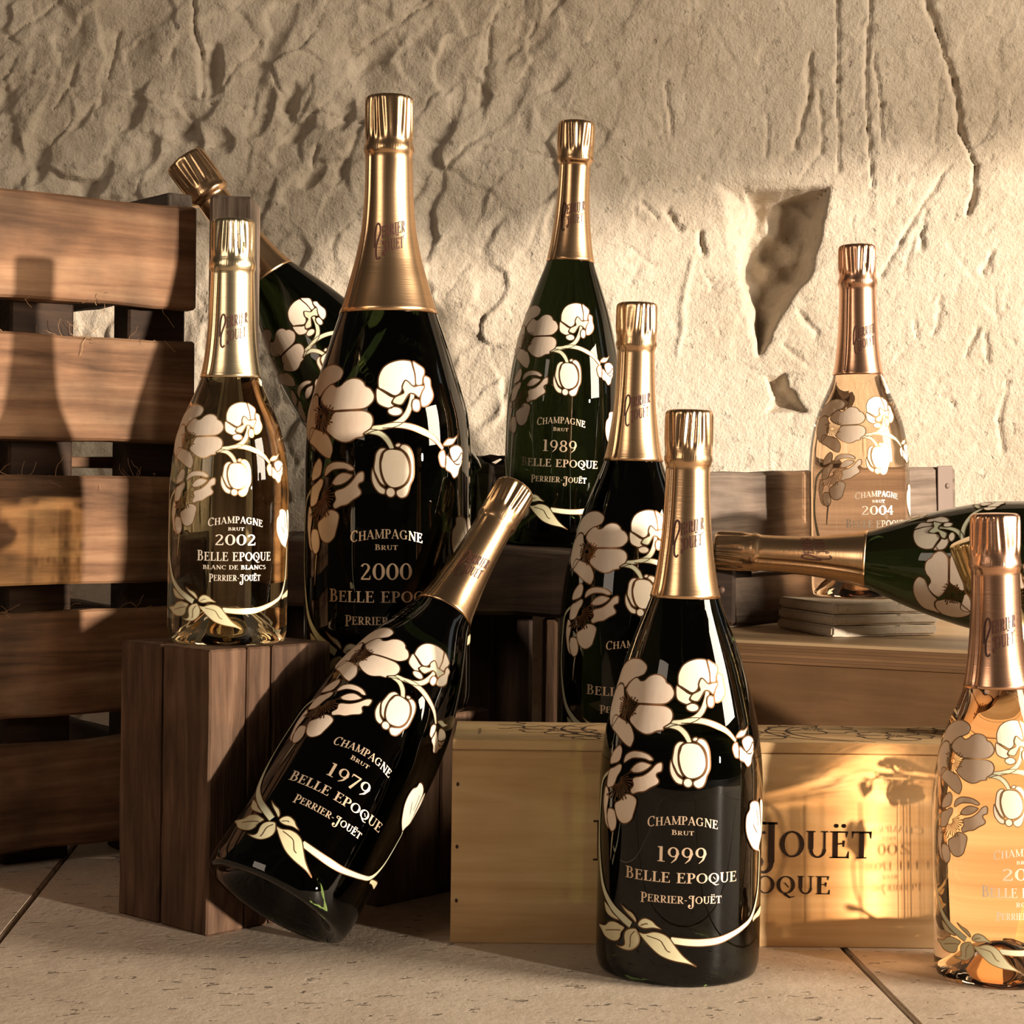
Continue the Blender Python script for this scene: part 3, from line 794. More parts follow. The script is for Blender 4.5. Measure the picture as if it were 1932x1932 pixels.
        for bm, kd in pet:
            bm_obj(kd, bm, M['sepal'] if kd == 'sepal' else (M['petal_clear'] if clear and gname in ('open', 'side') else M['petal'] if gname in ('open', 'side') else M['petal_pale']), fl, True)
    # ---- printed lines
    for (s, zf, hh, ww, arch, big) in lines:
        V3, F3 = [], []
        for q in text_quads(s, hh * H, ww * R, big):
            b = len(V3)
            for s_, z_ in q:
                z2 = zf * H + z_ - arch * s_ * s_ / R
                V3.append(sh.p(s_ / R + math.radians(2) + txt_spin, z2, .00035))
            F3.append(tuple(range(b, b + len(q))))
        mesh_obj('printed_lettering', V3, F3, M['gilt_pale'] if clear else M['gilt'], root)
    return root, sh

def label_lines(year, extra=None, dz=0.0):
    """(text, height fraction, letter height / H, width / R, arch, bigger letters)"""
    PJ = {0: (1.4, .22), 8: (1.4, .3)}
    L = [('CHAMPAGNE', .282, .0145, .85, .32, {0: 1.25}), ('BRUT', .264, .0072, .26, 0, {0: 1.2})]
    if year: L.append((year, .217, .026, .60, 0, None))
    L.append(('BELLE EPOQUE', .1815, .0175, 1.42, -.16 * .0, {0: 1.15}))
    L.append(('PERRIER-JOUËT', .1465, .0125, .98, 0, PJ))
    if extra:
        L = [('CHAMPAGNE', .283, .0155, .92, .32, {0: 1.25}), ('BRUT', .266, .0072, .26, 0, None), (year, .232, .025, .68, 0, None),
             ('BELLE EPOQUE', .196, .020, 1.28, 0, {0: 1.2}), (extra, .1765, .0095, .30 * len(extra) / 4.2, 0, None), ('PERRIER-JOUËT', .150, .0135, .86, 0, PJ)]
    return L
# ------------------------------------------------------------------ setting : hewn limestone wall, travertine floor, unseen window wall
WALL_Y = 2.03
def wall_xz(x, y):
    """design measurements of the carved wall taken in drawing units"""
    du, dv = x - 966, 890 - y
    return ((du * cr_ - dv * sr_) * WALL_Y / 3600, CAM_Z + (dv * cr_ + du * sr_) * WALL_Y / 3600)

def build_wall():
    rng = np.random.RandomState(11)
    st = 0.0022
    xs = np.arange(-0.95, 0.95, st); zs = np.arange(-0.02, 1.02, st)
    nx, nz = len(xs), len(zs)
    X, Z = np.meshgrid(xs, zs)
    def vnoise(cell, seed, ax=1.0, rot=0.0):
        r = np.random.RandomState(seed)
        c, s = math.cos(rot), math.sin(rot)
        U = (X * c + Z * s) / (cell * ax); V = (-X * s + Z * c) / cell
        U = U - U.min() + 1; V = V - V.min() + 1
        g = r.rand(int(V.max()) + 3, int(U.max()) + 3)
        i = U.astype(int); j = V.astype(int); fu = U - i; fv = V - j
        fu = fu * fu * fu * (fu * (fu * 6 - 15) + 10); fv = fv * fv * fv * (fv * (fv * 6 - 15) + 10)
        a = g[j, i] * (1 - fu) + g[j, i + 1] * fu; b = g[j + 1, i] * (1 - fu) + g[j + 1, i + 1] * fu
        return (a * (1 - fv) + b * fv) * 2 - 1
    left = np.clip((0.02 - X) / 0.35 + .5, 0, 1); left = left * left * (3 - 2 * left)
    top = np.clip((Z - .50) / .25, 0, 1)
    rough = .45 + .75 * np.maximum(left, .0)
    h = .008 * vnoise(.30, 1) + .0050 * vnoise(.12, 2, 1.4, .9) * rough
    h += .0028 * vnoise(.055, 3, 1.3, 1.0) * rough ** 2 + .0014 * np.abs(vnoise(.032, 4, 1.6, .9)) * rough ** 2
    h += .0006 * vnoise(.015, 5) * rough + .00028 * vnoise(.0075, 6) + .00022 * vnoise(.0045, 7)
    # chipped facets: each cell of the rough half is a slightly tilted plane
    r = np.random.RandomState(5)
    n = 1300
    sx_, sz_ = r.uniform(-1.0, 1.0, n), r.uniform(.1, 1.05, n)
    ga, gb, g0 = r.uniform(-.20, .20, n), r.uniform(-.13, .13, n), r.uniform(-.0026, .0026, n)
    wx = X + .008 * vnoise(.03, 41) + .0015 * vnoise(.010, 42); wz = Z + .008 * vnoise(.03, 43) + .0015 * vnoise(.010, 44)
    ca, sa = math.cos(.95), math.sin(.95)
    best = np.full(X.shape, 9.0); second = np.full(X.shape, 9.0); fac = np.zeros(X.shape)
    for k in range(n):
        i0 = max(0, int((sx_[k] - .085 - xs[0]) / st)); i1 = max(0, min(nx, int((sx_[k] + .085 - xs[0]) / st)))
        j0 = max(0, int((sz_[k] - .085 - zs[0]) / st)); j1 = max(0, min(nz, int((sz_[k] + .085 - zs[0]) / st)))
        w_ = (slice(j0, j1), slice(i0, i1))
        dx, dz = wx[w_] - sx_[k], wz[w_] - sz_[k]
        u, v = dx * ca + dz * sa, -dx * sa + dz * ca
        d = np.sqrt(u * u * .45 + v * v)
        f = g0[k] + ga[k] * dx + gb[k] * dz
        nearer = d < best[w_]
        second[w_] = np.where(nearer, best[w_], np.minimum(second[w_], d))
        best[w_] = np.where(nearer, d, best[w_]); fac[w_] = np.where(nearer, f, fac[w_])
    edge = np.clip((second - best) / .0032, 0, 1)
    up = np.clip((Z - .55) / .2, 0, 1)
    mask = .72 * np.clip(left + .30 * up, .02, 1)
    h += (np.clip(fac, -.009, .009) * edge - .0003 * (1 - edge)) * mask
    grain = vnoise(.0085, 51) * .5 + np.abs(vnoise(.005, 52)) * .5
    patch_ = np.clip(vnoise(.06, 53) * 1.6 + .2, 0, 1)
    h += .0021 * grain * patch_ * (.35 + .65 * left)
    nA, nB = vnoise(.022, 31), vnoise(.010, 33)
    XO, ZO = X, Z
    X = X + .0012 * vnoise(.009, 61) + .0020 * vnoise(.03, 62); Z = Z + .0012 * vnoise(.009, 63) + .0020 * vnoise(.03, 64)
    wob = np.clip(1 + .55 * vnoise(.014, 65) + .55 * vnoise(.006, 66), .15, 2)
    def window(x0, x1, z0, z1):
        i0 = max(0, int((x0 - xs[0]) / st)); i1 = min(nx, int((x1 - xs[0]) / st) + 2)
        j0 = max(0, int((z0 - zs[0]) / st)); j1 = min(nz, int((z1 - zs[0]) / st) + 2)
        return slice(j0, j1), slice(i0, i1)
    def scoop(cx, cz, a, b, ang, depth, edge):
        m = max(a, b) * 1.1
        w = window(cx - m, cx + m, cz - m, cz + m)
        if h[w].size == 0: return
        dx, dz = X[w] - cx, Z[w] - cz
        u = (dx * math.cos(ang) + dz * math.sin(ang)) / a; v = (-dx * math.sin(ang) + dz * math.cos(ang)) / b
        r2 = u * u + v * v
        h[w] -= depth * np.clip(1 - r2, 0, 1) ** .7 * (.55 + edge * .45 * v)
    def groove(p0, p1, wd, depth, taper=True):
        (x0, z0), (x1, z1) = p0, p1
        m = wd * 3
        w = window(min(x0, x1) - m, max(x0, x1) + m, min(z0, z1) - m, max(z0, z1) + m)
        if h[w].size == 0: return
        dx, dz = x1 - x0, z1 - z0; L2 = dx * dx + dz * dz + 1e-12
        t = ((X[w] - x0) * dx + (Z[w] - z0) * dz) / L2
        tc = np.clip(t, 0, 1)
        d = np.hypot(X[w] - x0 - tc * dx, Z[w] - z0 - tc * dz)
        e = np.sin(np.pi * np.clip(tc * .96 + .02, 0, 1)) ** .5 if taper else 1.0
        h[w] -= depth * e * np.clip(1 - d / (1.7 * wd * wob[w]), 0, 1) ** 1.3 if depth > 0 else depth * np.exp(-(d / wd) ** 2)
    # tool scoops, mostly on the rougher half
    for i in range(420):
        cx = rng.uniform(-.95, .95); cz = rng.uniform(.2, 1.0)
        if cx > .05 and rng.rand() < .72: continue
        a = rng.uniform(.018, .055); b = a * rng.uniform(.3, .7)
        scoop(cx, cz, a, b, math.radians(rng.uniform(35, 75)), rng.uniform(.002, .0070) * (.35 if cx > .05 else 1), rng.choice((-1, 1)))
    # straight pick marks
    for i in range(190):
        cx = rng.uniform(-.95, .95); cz = rng.uniform(.25, 1.0)
        if cx < 0 and rng.rand() < .6: continue
        ang = math.radians(rng.choice((rng.uniform(48, 66), rng.uniform(48, 66), rng.uniform(80, 98), rng.uniform(115, 140))))
        L = rng.uniform(.012, .075)
        groove((cx - L * math.cos(ang) / 2, cz - L * math.sin(ang) / 2), (cx + L * math.cos(ang) / 2, cz + L * math.sin(ang) / 2), rng.uniform(.0009, .0020), rng.uniform(.0006, .0020))
    # small pits, in strings
    for i in range(260):
        cx = rng.uniform(-.1, .95); cz = rng.uniform(.3, .75)
        scoop(cx, cz, rng.uniform(.002, .007), rng.uniform(.0015, .004), rng.uniform(0, 3), rng.uniform(.0012, .0035), 0)
    # the marks one recognises
    def line(pts, wd, dp):
        q = [wall_xz(*p) for p in pts]
        for a, b in zip(q, q[1:]):
            groove(a, b, wd * .62, dp * .62, False)
    line([(1740, -20), (1765, 60), (1797, 150), (1812, 250), (1836, 310), (1832, 385), (1826, 402)], .0045, .010)
    line([(1532, 100), (1527, 180), (1502, 280)], .004, .007)
    line([(1548, 170), (1551, 290)], .003, .005)
    line([(1583, -10), (1580, 150), (1582, 320)], .003, .006)
    line([(1637, -10), (1636, 240), (1645, 350)], .0034, .007)
    line([(1650, 100), (1664, 200), (1665, 270)], .003, .006)
    line([(1770, 150), (1764, 270)], .0024, .004)
    line([(1258, 150), (1271, 260)], .0026, .005)
    line([(1450, 210), (1448, 290)], .0026, .004)
    line([(1212, 380), (1243, 410)], .0034, .006); line([(1261, 400), (1283, 432)], .0055, .010)
    line([(1322, 440), (1328, 475)], .006, .010); line([(1330, 505), (1348, 540)], .0035, .006)
    line([(1512, 590), (1545, 632)], .0045, .007); line([(1482, 655), (1520, 690)], .003, .005)
    line([(1790, 315), (1700, 455), (1664, 520)], .0035, .005); line([(1750, 395), (1705, 505)], .003, .004)
    line([(1746, 420), (1742, 465)], .0045, .007); line([(1725, 605), (1732, 635)], .003, .006)
    line([(1778, 560), (1762, 630)], .004, .005); line([(1845, 620), (1825, 675)], .004, .006)
    line([(1870, 480), (1855, 512)], .0045, .007); line([(1860, 630), (1868, 680)], .0035, .006)
    line([(1790, 752), (1802, 762)], .004, .007); line([(1900, 720), (1890, 790), (1894, 850)], .003, .005)
    line([(1170, 455), (1235, 500)], .002, .003)
    line([(1310, 490), (1290, 560), (1280, 670)], .0045, -.0035)
    # long fault running across the upper half
    line([(-30, 132), (60, 142), (150, 164), (250, 172), (330, 180), (400, 192), (460, 203), (540, 205), (620, 214), (690, 235), (850, 270), (960, 285), (1060, 300), (1130, 320)], .0022, .0050)
    line([(368, -10), (372, 60), (378, 100), (380, 178)], .004, .010)
    cx, cz = wall_xz(398, 130); scoop(cx, cz, .030, .014, math.radians(88), .020, -1)
    line([(225, 60), (205, 150)], .004, .006); line([(810, 0), (660, 100)], .003, .006); line([(930, 20), (905, 200)], .004, .005)
    line([(490, 80), (415, 170)], .003, .005); line([(150, 125), (105, 205)], .003, .006); line([(200, 175), (180, 225)], .003, .005)
    line([(110, 0), (18, 75)], .003, .006); line([(596, 280), (592, 320)], .0035, .007)
    for (px, py, a, b) in ((240, 215, 40, 24), (270, 290, 34, 24), (335, 240, 26, 34), (412, 265, 20, 30), (490, 210, 46, 20), (560, 235, 40, 22), (60, 310, 40, 30), (180, 340, 40, 20), (640, 215, 30, 22), (545, 190, 34, 18), (590, 330, 26, 18)):
        cx, cz = wall_xz(px, py)
        scoop(cx, cz, a * WALL_Y / 3600 * 1.25, b * WALL_Y / 3600 * 1.2, math.radians(rng.uniform(40, 80)), .012, -1)
    # the carved goblet-shaped niche
    def sd_poly(pts, pad):
        P = np.array([wall_xz(*p) for p in pts])
        w = window(P[:, 0].min() - pad, P[:, 0].max() + pad, P[:, 1].min() - pad, P[:, 1].max() + pad)
        x, z = X[w], Z[w]
        d = np.full(x.shape, 9.0); ins = np.zeros(x.shape, bool)
        for a, b in zip(P, np.roll(P, -1, 0)):
            e = b - a
            t = np.clip(((x - a[0]) * e[0] + (z - a[1]) * e[1]) / (e @ e), 0, 1)
            d = np.minimum(d, np.hypot(x - a[0] - t * e[0], z - a[1] - t * e[1]))
            c = ((a[1] > z) != (b[1] > z)) & (x < (b[0] - a[0]) * (z - a[1]) / (b[1] - a[1] + 1e-12) + a[0])
            ins ^= c
        return w, np.where(ins, d, -d)
    sm = lambda t: np.clip(t, 0, 1) ** 2 * (3 - 2 * np.clip(t, 0, 1))
    w, d = sd_poly([(1345, 338), (1400, 332), (1480, 336), (1579, 341), (1573, 400), (1562, 440), (1532, 529), (1490, 593), (1444, 682), (1425, 692), (1410, 640), (1392, 560), (1376, 470), (1362, 400)], .03)
    h[w] -= .014 * sm(d / .030)
    w, d = sd_poly([(1404, 352), (1480, 356), (1570, 348), (1562, 420), (1530, 522), (1486, 588), (1444, 672), (1430, 676), (1420, 588), (1398, 540), (1404, 440), (1418, 400)], .03)
    nz_ = nA[w]; nz2 = nB[w]
    h[w] -= (.040 + .010 * nz_ + .003 * nz2) * sm(d / .012)
    w, d = sd_poly([(1442, 707), (1488, 703), (1490, 730), (1510, 755), (1533, 779), (1439, 783), (1455, 750), (1450, 725)], .03)
    h[w] -= .020 * sm(d / .008)
    Y = WALL_Y - h
    V = np.stack([XO, Y, ZO], -1).reshape(-1, 3)
    idx = np.arange(nx * nz).reshape(nz, nx)
    Fq = np.stack([idx[:-1, :-1], idx[:-1, 1:], idx[1:, 1:], idx[1:, :-1]], -1).reshape(-1, 4)
    me = bpy.data.meshes.new('wall_back')
    me.vertices.add(len(V)); me.vertices.foreach_set('co', V.astype(np.float32).ravel())
    me.loops.add(Fq.size); me.loops.foreach_set('vertex_index', Fq.astype(np.int32).ravel())
    me.polygons.add(len(Fq)); me.polygons.foreach_set('loop_start', np.arange(0, Fq.size, 4, dtype=np.int32))
    me.polygons.foreach_set('use_smooth', np.ones(len(Fq), bool))
    me.update(calc_edges=True)
    me.materials.append(M['limestone'])
    structure(link(bpy.data.objects.new('wall_back', me)))
build_wall()

# unseen window wall added on the right, its lintel shaped to cut the sunbeam
def unseen_window_wall():
    lint = [(1.95, .865), (.718, .843), (.332, .809), (.099, .764), (.03, .754), (-.5, .754), (-2.6, .754)]
    X0, X1 = 2.2, 2.45
    bm = bmesh.new()
    def slab(poly):
        a = [bm.verts.new((X0, y, z)) for y, z in poly]; b = [bm.verts.new((X1, y, z)) for y, z in poly]
        bm.faces.new(a); bm.faces.new(b[::-1])
        for i in range(len(a)):
            j = (i + 1) % len(a); bm.faces.new((a[j], a[i], b[i], b[j]))
    slab([(2.3, 0), (2.3, 2.0), (1.95, 2.0), (1.95, 0)])
    slab([(1.95, 2.0)] + [(-2.6, 2.0)] + lint[::-1])
    slab([(-2.6, 0), (-2.6, 2.0), (-3.2, 2.0), (-3.2, 0)])
    bmesh.ops.recalc_face_normals(bm, faces=bm.faces[:])
    structure(bm_obj('unseen_wall_right', bm, M['limestone']))
unseen_window_wall()

fl = bm_obj('floor', (lambda b: b)(box_bm(5.2, 4.4, .02, 0)), plain('grout', (.10, .065, .04), .95))
fl.location = (.2, .1, -.026)
structure(fl)
T = .592; e1 = Vector((1, .072, 0)).normalized(); e2 = Vector((-.072, 1, 0)).normalized()
org = Vector((-.3755, 1.62, 0))
tile_me = None
for i in range(-2, 4):
    for j in range(-3, 1):
        c = org + e1 * T * (i + .5) + e2 * T * (j + .5)
        if c.y > 1.95 or abs(c.x) > 1.7: continue
        if tile_me is None:
            bm = box_bm(T - .0035, T - .0035, .006, .0012, 0, 2)
            o = bm_obj('floor_tile', bm, M['travertine']); tile_me = o.data
        else:
            o = link(bpy.data.objects.new('floor_tile', tile_me))
        o.parent = fl
        o.matrix_basis = Matrix.Translation(c - Vector(fl.location) + Vector((0, 0, -.006))) @ Matrix.Rotation(math.atan2(e1.y, e1.x), 4, 'Z')

# ------------------------------------------------------------------ slatted crate at the left
crate = thing('slatted_crate', 'tall weathered brown slatted wooden crate with wide horizontal boards', 'crate', (-.346, 1.614, 0))
ct = Vector((.8038, .5949, 0)); cn = Vector((-.5949, .8038, 0))
c0 = Vector((-.4161, 1.5647, 0))
def cpt(s, d, z): return c0 + ct * s + cn * d + Vector((0, 0, z))
slats = [(.4703, .5594, .1734), (.3538, .4420, .1713), (.2340, .3241, .1635), (.1234, .2112, .1572), (.0144, .1014, .153)]
for k, (z0, z1, s1) in enumerate(slats):
    beam('slat', cpt(-.22, .009, z0), cpt(s1, .009, z0), .018, z1 - z0, M['crate_wood'], crate, .0022, .0012, k, 9)
beam('thin_slat', cpt(-.22, .058, .3315), cpt(.126, .058, .3315), .012, .0095, M['crate_wood'], crate, .001, .0006, 7, 6)
for s, wd in ((.0395, .0566), (.1446, .0545), (-.16, .0566)):
    b_ = beam('batten', cpt(s - wd / 2, .034, .0), cpt(s + wd / 2, .034, .0), .030, .5584, M['dark_wood'], crate, .002, .0006, 3)
for k, (z0, z1) in enumerate(((.482, .556), (.361, .435), (.246, .319), (.120, .204), (.016, .090))):
    beam('side_board', cpt(.157, .052, z0), cpt(.157, .245, z0), .016, z1 - z0, M['dark_wood'], crate, .002, .0008, 20 + k, 5)
beam('side_rail', cpt(.1655, .0195, .5590), cpt(.1655, .245, .5590), .023, .0150, M['grey_wood'], crate, .0012, .0006, 31)
beam('corner_post', (-.2625, 1.655, 0), (-.2235, 1.655, 0), .05, .5655, M['grey_wood_z'], crate, .003, .0012, 5)

def fibres(name, parent, pts_fn, n, seed, mat):
    rn = random.Random(seed); V, F = [], []
    for i in range(n):
        p = Vector(pts_fn(rn)); q = p.copy(); d = Vector((rn.uniform(-1, 1), rn.uniform(-.6, .2), rn.uniform(-.6, .8))).normalized()
        r = rn.uniform(.00016, .0003)
        for s in range(4):
            d = (d + Vector((rn.uniform(-.7, .7), rn.uniform(-.4, .4), rn.uniform(-.7, .7)))).normalized()
            q2 = q + d * rn.uniform(.0025, .006)
            u = d.orthogonal().normalized() * r; v = d.cross(u)
            b = len(V)
            for c in (q, q2): V += [c + u, c - u * .5 + v * .87, c - u * .5 - v * .87]
            F += [(b, b + 1, b + 4, b + 3), (b + 1, b + 2, b + 5, b + 4), (b + 2, b, b + 3, b + 5)]
            q = q2
    o = mesh_obj(name, V, F, mat, parent)
    if parent is not None: o.matrix_basis = parent.matrix_basis.inverted()
    o['kind'] = 'stuff'
    return o
def crate_edge(rn):
    z = rn.choice((.4420, .3241, .3241, .2112, .4703, .4420)); return cpt(rn.uniform(-.03, .15), rn.uniform(-.002, .012), z)
fibres('frayed_fibres', crate, crate_edge, 70, 5, plain('wood_fibre', (.42, .25, .13), .8))

# ------------------------------------------------------------------ timber blocks and shelf planks
def post(name, label, corners, h, mat, seed, cracks=(), group=None):
    """upright block with four slightly irregular sides; cracks are deep saw-like splits (side, fraction, depth)"""
    c = sum((Vector((x, y, 0)) for x, y in corners), Vector()) / 4
    o = thing(name, label, 'timber block', c, group)
    bm = bmesh.new()
    bot = []; topv = []
    pts = []
    for i, (x, y) in enumerate(corners):
        a = Vector((x, y, 0)) - c; b = Vector((corners[(i + 1) % 4][0], corners[(i + 1) % 4][1], 0)) - c
        pts.append(a)
        e = (b - a); nrm = Vector((e.y, -e.x, 0)).normalized()
        if nrm.dot(a + b) < 0: nrm = -nrm
        for (sd, fr, dp, wd) in sorted(q for q in cracks if q[0] == i):
            p = a + e * fr; t = e.normalized()
            pts += [p - t * wd / 2, p - nrm * dp, p + t * wd / 2]
    bot = [bm.verts.new(p) for p in pts]; topv = [bm.verts.new(p + Vector((0, 0, h))) for p in pts]
    n = len(pts)
    bm.faces.new(bot[::-1]); ft = bm.faces.new(topv)
    for i in range(n):
        j = (i + 1) % n
        bm.faces.new((bot[i], bot[j], topv[j], topv[i]))
    bmesh.ops.recalc_face_normals(bm, faces=bm.faces[:])
    rn = random.Random(seed)
    ver = [e for e in bm.edges if abs(e.verts[0].co.z - e.verts[1].co.z) > h * .5]
    bmesh.ops.subdivide_edges(bm, edges=ver, cuts=6)
    for v in bm.verts:
        if .001 < v.co.z < h - .001: v.co += Vector((rn.uniform(-.0005, .0005), rn.uniform(-.0005, .0005), 0))
    bmesh.ops.bevel(bm, geom=[e for e in bm.edges if e.calc_face_angle(0) > .9 and e.is_convex], offset=.0014, segments=1, affect='EDGES')
    bm_obj('block', bm, mat, o)
    return o
post('timber_post', 'upright brown oak post with a long split under the golden bottle', [(-.2898, 1.422), (-.2125, 1.353), (-.1343, 1.434), (-.2115, 1.503)], .2032, M['post_wood'], 3,
     [(0, .47, .022, .0032), (1, .30, .010, .0010), (1, .50, .016, .0018)])
post('timber_block', 'pale short timber block under the largest green bottle marked 2000', [(-.185, 1.53), (-.098, 1.450), (-.016, 1.540), (-.10, 1.625)], .141, M['post_wood'], 8, [(1, .55, .012, .0015)])
post('timber_block', 'low timber block hidden behind the engraved gift box', [(.02, 1.465), (.150, 1.465), (.150, 1.575), (.02, 1.575)], .0918, M['post_wood'], 9)

def tilt_z(X, Z0=.2648, X0=.0159): return Z0 - .033 * (X - X0)
sp = thing('shelf_plank', 'thick dark beam with a rough lit upper edge, in front of the bottle marked 1989', 'plank', (0, 1.63, .21))
beam('board', (-.215, 1.643, tilt_z(-.215) - .0545), (.1905, 1.643, tilt_z(.1905) - .0545), .05, .0545, M['dark_wood'], sp, .0035, .0013, 41, 12)
bm = bmesh.new(); bmesh.ops.create_uvsphere(bm, u_segments=10, v_segments=6, radius=.0034)
nl = bm_obj('nail_head', bm, M['nail'], sp, True); nl.matrix_basis = Matrix.Translation(Vector((.1785, 1.6175, .2345)) - sp.location) @ Matrix.Diagonal((1, .45, 1, 1))
def wire_pts():
    return [(-.1885, 1.632, .2725), (-.186, 1.632, .277), (-.178, 1.632, .2788), (-.170, 1.632, .2772), (-.1675, 1.632, .2715)]
def tube(name, pts, r, mat, parent=None, seg=8):
    pts = [Vector(p) for p in smooth_open(pts, 5)]
    V, F = [], []
    for i, p in enumerate(pts):
        d = (pts[min(i + 1, len(pts) - 1)] - pts[max(i - 1, 0)]).normalized()
        u = d.orthogonal().normalized(); v = d.cross(u)
        for k in range(seg):
            a = 2 * math.pi * k / seg; V.append(p + (u * math.cos(a) + v * math.sin(a)) * r)
    for i in range(len(pts) - 1):
        for k in range(seg):
            F.append((i * seg + k, i * seg + (k + 1) % seg, (i + 1) * seg + (k + 1) % seg, (i + 1) * seg + k))
    o = mesh_obj(name, V, F, mat, parent, True)
    if parent is not None: o.matrix_basis = parent.matrix_basis.inverted()
    return o
tube('wire_staple', wire_pts(), .0007, M['nail'], sp)
sp2 = thing('shelf_plank', 'dark rear plank carrying the bottle marked 1989', 'plank', (0, 1.75, .2))
beam('board', (-.215, 1.767, tilt_z(-.215) - .03), (.125, 1.767, tilt_z(.125) - .03), .19, .03, M['dark_wood'], sp2, .003, .0008, 42, 10)
# uprights that carry the planks
def upright(label, x0, x1, y, ztop, dy, mat, seed):
    o = thing('plank_upright', label, 'timber upright', ((x0 + x1) / 2, y, 0), 'uprights under the planks')
    beam('board', (x0, y, 0), (x1, y, 0), dy, ztop, mat, o, .003, .001, seed)
upright('narrow grey upright timber under the dark beam, beside a green bottle', .0278, .0408, 1.64, tilt_z(.034) - .0575, .040, M['post_wood'], 51)
upright('wide dark upright board under the dark beam', -.0175, .0205, 1.70, tilt_z(0) - .0335, .03, M['dark_wood_z'], 52)
upright('upright board hidden behind the largest green bottle', -.212, -.17, 1.715, tilt_z(-.23) - .0345, .05, M['dark_wood_z'], 53)

wb = thing('weathered_board', 'short rough weathered board standing between the bottles marked 2000 and 1989', 'board', (-.02, 1.893, .2575))
bm = box_bm(.085, .03, .085, .005, .0035, 2, 77, 8)
o = bm_obj('board', bm, M['grey_wood'], wb); o.matrix_basis = Matrix.Translation((0, 0, .0))
V = []
bm = box_bm(.07, .026, .006, .002, .0015, 1, 78, 8)
o = bm_obj('splintered_edge', bm, M['dark_wood'], wb); o.matrix_basis = Matrix.Translation((-.004, -.002, .084)) @ Matrix.Rotation(-.1, 4, 'Y')
upright('short dark upright under the rear board', -.055, .02, 1.892, .2545, .045, M['dark_wood_z'], 55)

# ------------------------------------------------------------------ engraved wine gift box
gb = thing('gift_box', 'long pale pine gift box engraved with dark lettering', 'wooden box', (.155, 1.392, 0))
BX0, BX1, BY0, BY1, BZ = -.0395, .350, 1.3445, 1.4400, .144
LT = .0076
def part_box(name, x0, x1, y0, y1, z0, z1, mat, parent, bev=.0007, seed=0):
    bm = box_bm(x1 - x0, y1 - y0, z1 - z0, bev, 0, 2, seed)
    o = bm_obj(name, bm, mat, parent)
    o.matrix_basis = parent.matrix_basis.inverted() @ Matrix.Translation(((x0 + x1) / 2, (y0 + y1) / 2, z0))
    return o
front = part_box('front_panel', BX0, BX1, BY0, BY0 + .009, 0, BZ - LT - .0004, M['pine'], gb)
part_box('back_panel', BX0, BX1, BY1 - .009, BY1, 0, BZ - LT - .0004, M['pine'], gb)
part_box('end_panel', BX0, BX0 + .009, BY0 + .0092, BY1 - .0092, 0, BZ - LT - .0004, M['pine'], gb)
part_box('end_panel', BX1 - .009, BX1, BY0 + .0092, BY1 - .0092, 0, BZ - LT - .0004, M['pine'], gb)
part_box('bottom_panel', BX0 + .0092, BX1 - .0092, BY0 + .0092, BY1 - .0092, .0, .006, M['pine'], gb)
lid = part_box('lid', BX0, BX1, BY0, BY1, BZ - LT, BZ, M['pine'], gb)
def flat_quads(name, quads, to3, mat, parent):
    V, F = [], []
    for q in quads:
        b = len(V); V += [to3(*p) for p in q]; F.append(tuple(range(b, b + len(q))))
    o = mesh_obj(name, V, F, mat, parent)
    o.matrix_basis = (parent.parent.matrix_basis @ parent.matrix_basis).inverted()
    return o
px = lambda x: (x - 966 + 10) * 1.3445 / 3600
cxb = px(1381)
q1 = text_quads('PERRIER-JOUËT', .0190, .1955, {0: (1.5, .2), 8: (1.5, .2)}, .05)
q2 = text_quads('BELLE EPOQUE', .0128, .139, {0: 1.1}, .07)
flat_quads('engraved_lettering', q1, lambda a, b: (cxb + a, BY0 - .00025, .0632 + b), M['ink'], front)
flat_quads('engraved_lettering', q2, lambda a, b: (cxb + a, BY0 - .00025, .0376 + b), M['ink'], front)
for zz in (.112, .068, .030):
    oq = []; _arc(oq, 0, 0, .0005, .0009, 0, 360, .0012, .0012, 8)
    flat_quads('nail_mark', oq, lambda a, b, zz=zz: (px(861) + a, BY0 - .0003, zz + b), M['ink'], front)
# burned line drawing of anemones on the lid
rn = random.Random(9); art = []
def stroke2(pts, w0):
    pts = smooth_open(pts, 5)
    for i, (a, b) in enumerate(zip(pts, pts[1:])):
        k = w0 * (.5 + .5 * math.sin(math.pi * i / len(pts)))
        _line(art, a[0], a[1], b[0], b[1], k)
for cx_, cy_, rr in ((.02, .075, .026), (.075, .05, .022), (.10, .02, .018), (.155, .07, .028), (.215, .035, .022), (.265, .072, .026), (.32, .04, .022), (.36, .07, .02), (.185, .012, .015)):
    for p in range(5):
        a0 = p * 1.256 + cx_ * 31
        f = lambda da, k: (cx_ + rr * k * math.cos(a0 + da) * 1.25, cy_ + rr * k * math.sin(a0 + da))
        stroke2([f(-.55, .35), f(-.6, .75), f(-.35, 1.02), f(-.1, .94), f(.12, 1.05), f(.45, .95), f(.6, .7), f(.5, .35)], .0017)
    for s_ in range(13):
        a = s_ * .483
        stroke2([(cx_ + rr * .1 * math.cos(a), cy_ + rr * .1 * math.sin(a)), (cx_ + rr * .34 * math.cos(a), cy_ + rr * .3 * math.sin(a))], .0012)
for cx_ in (.085, .10, .125, .235, .25):
    stroke2([(cx_ + .02, .09), (cx_, .075), (cx_ - .006, .05), (cx_ + .012, .022), (cx_ + .05, .006)], .0019)
def clip_art(q): return all(.0 < y < BY1 - BY0 - .004 and .03 < x < BX1 - BX0 - .006 for x, y in q)
art2 = [q for q in art if clip_art(q)]
flat_quads('engraved_flowers', art2, lambda a, b: (BX0 + a, BY0 + .002 + b, BZ + .0002), M['ink_art'], lid)
st = []
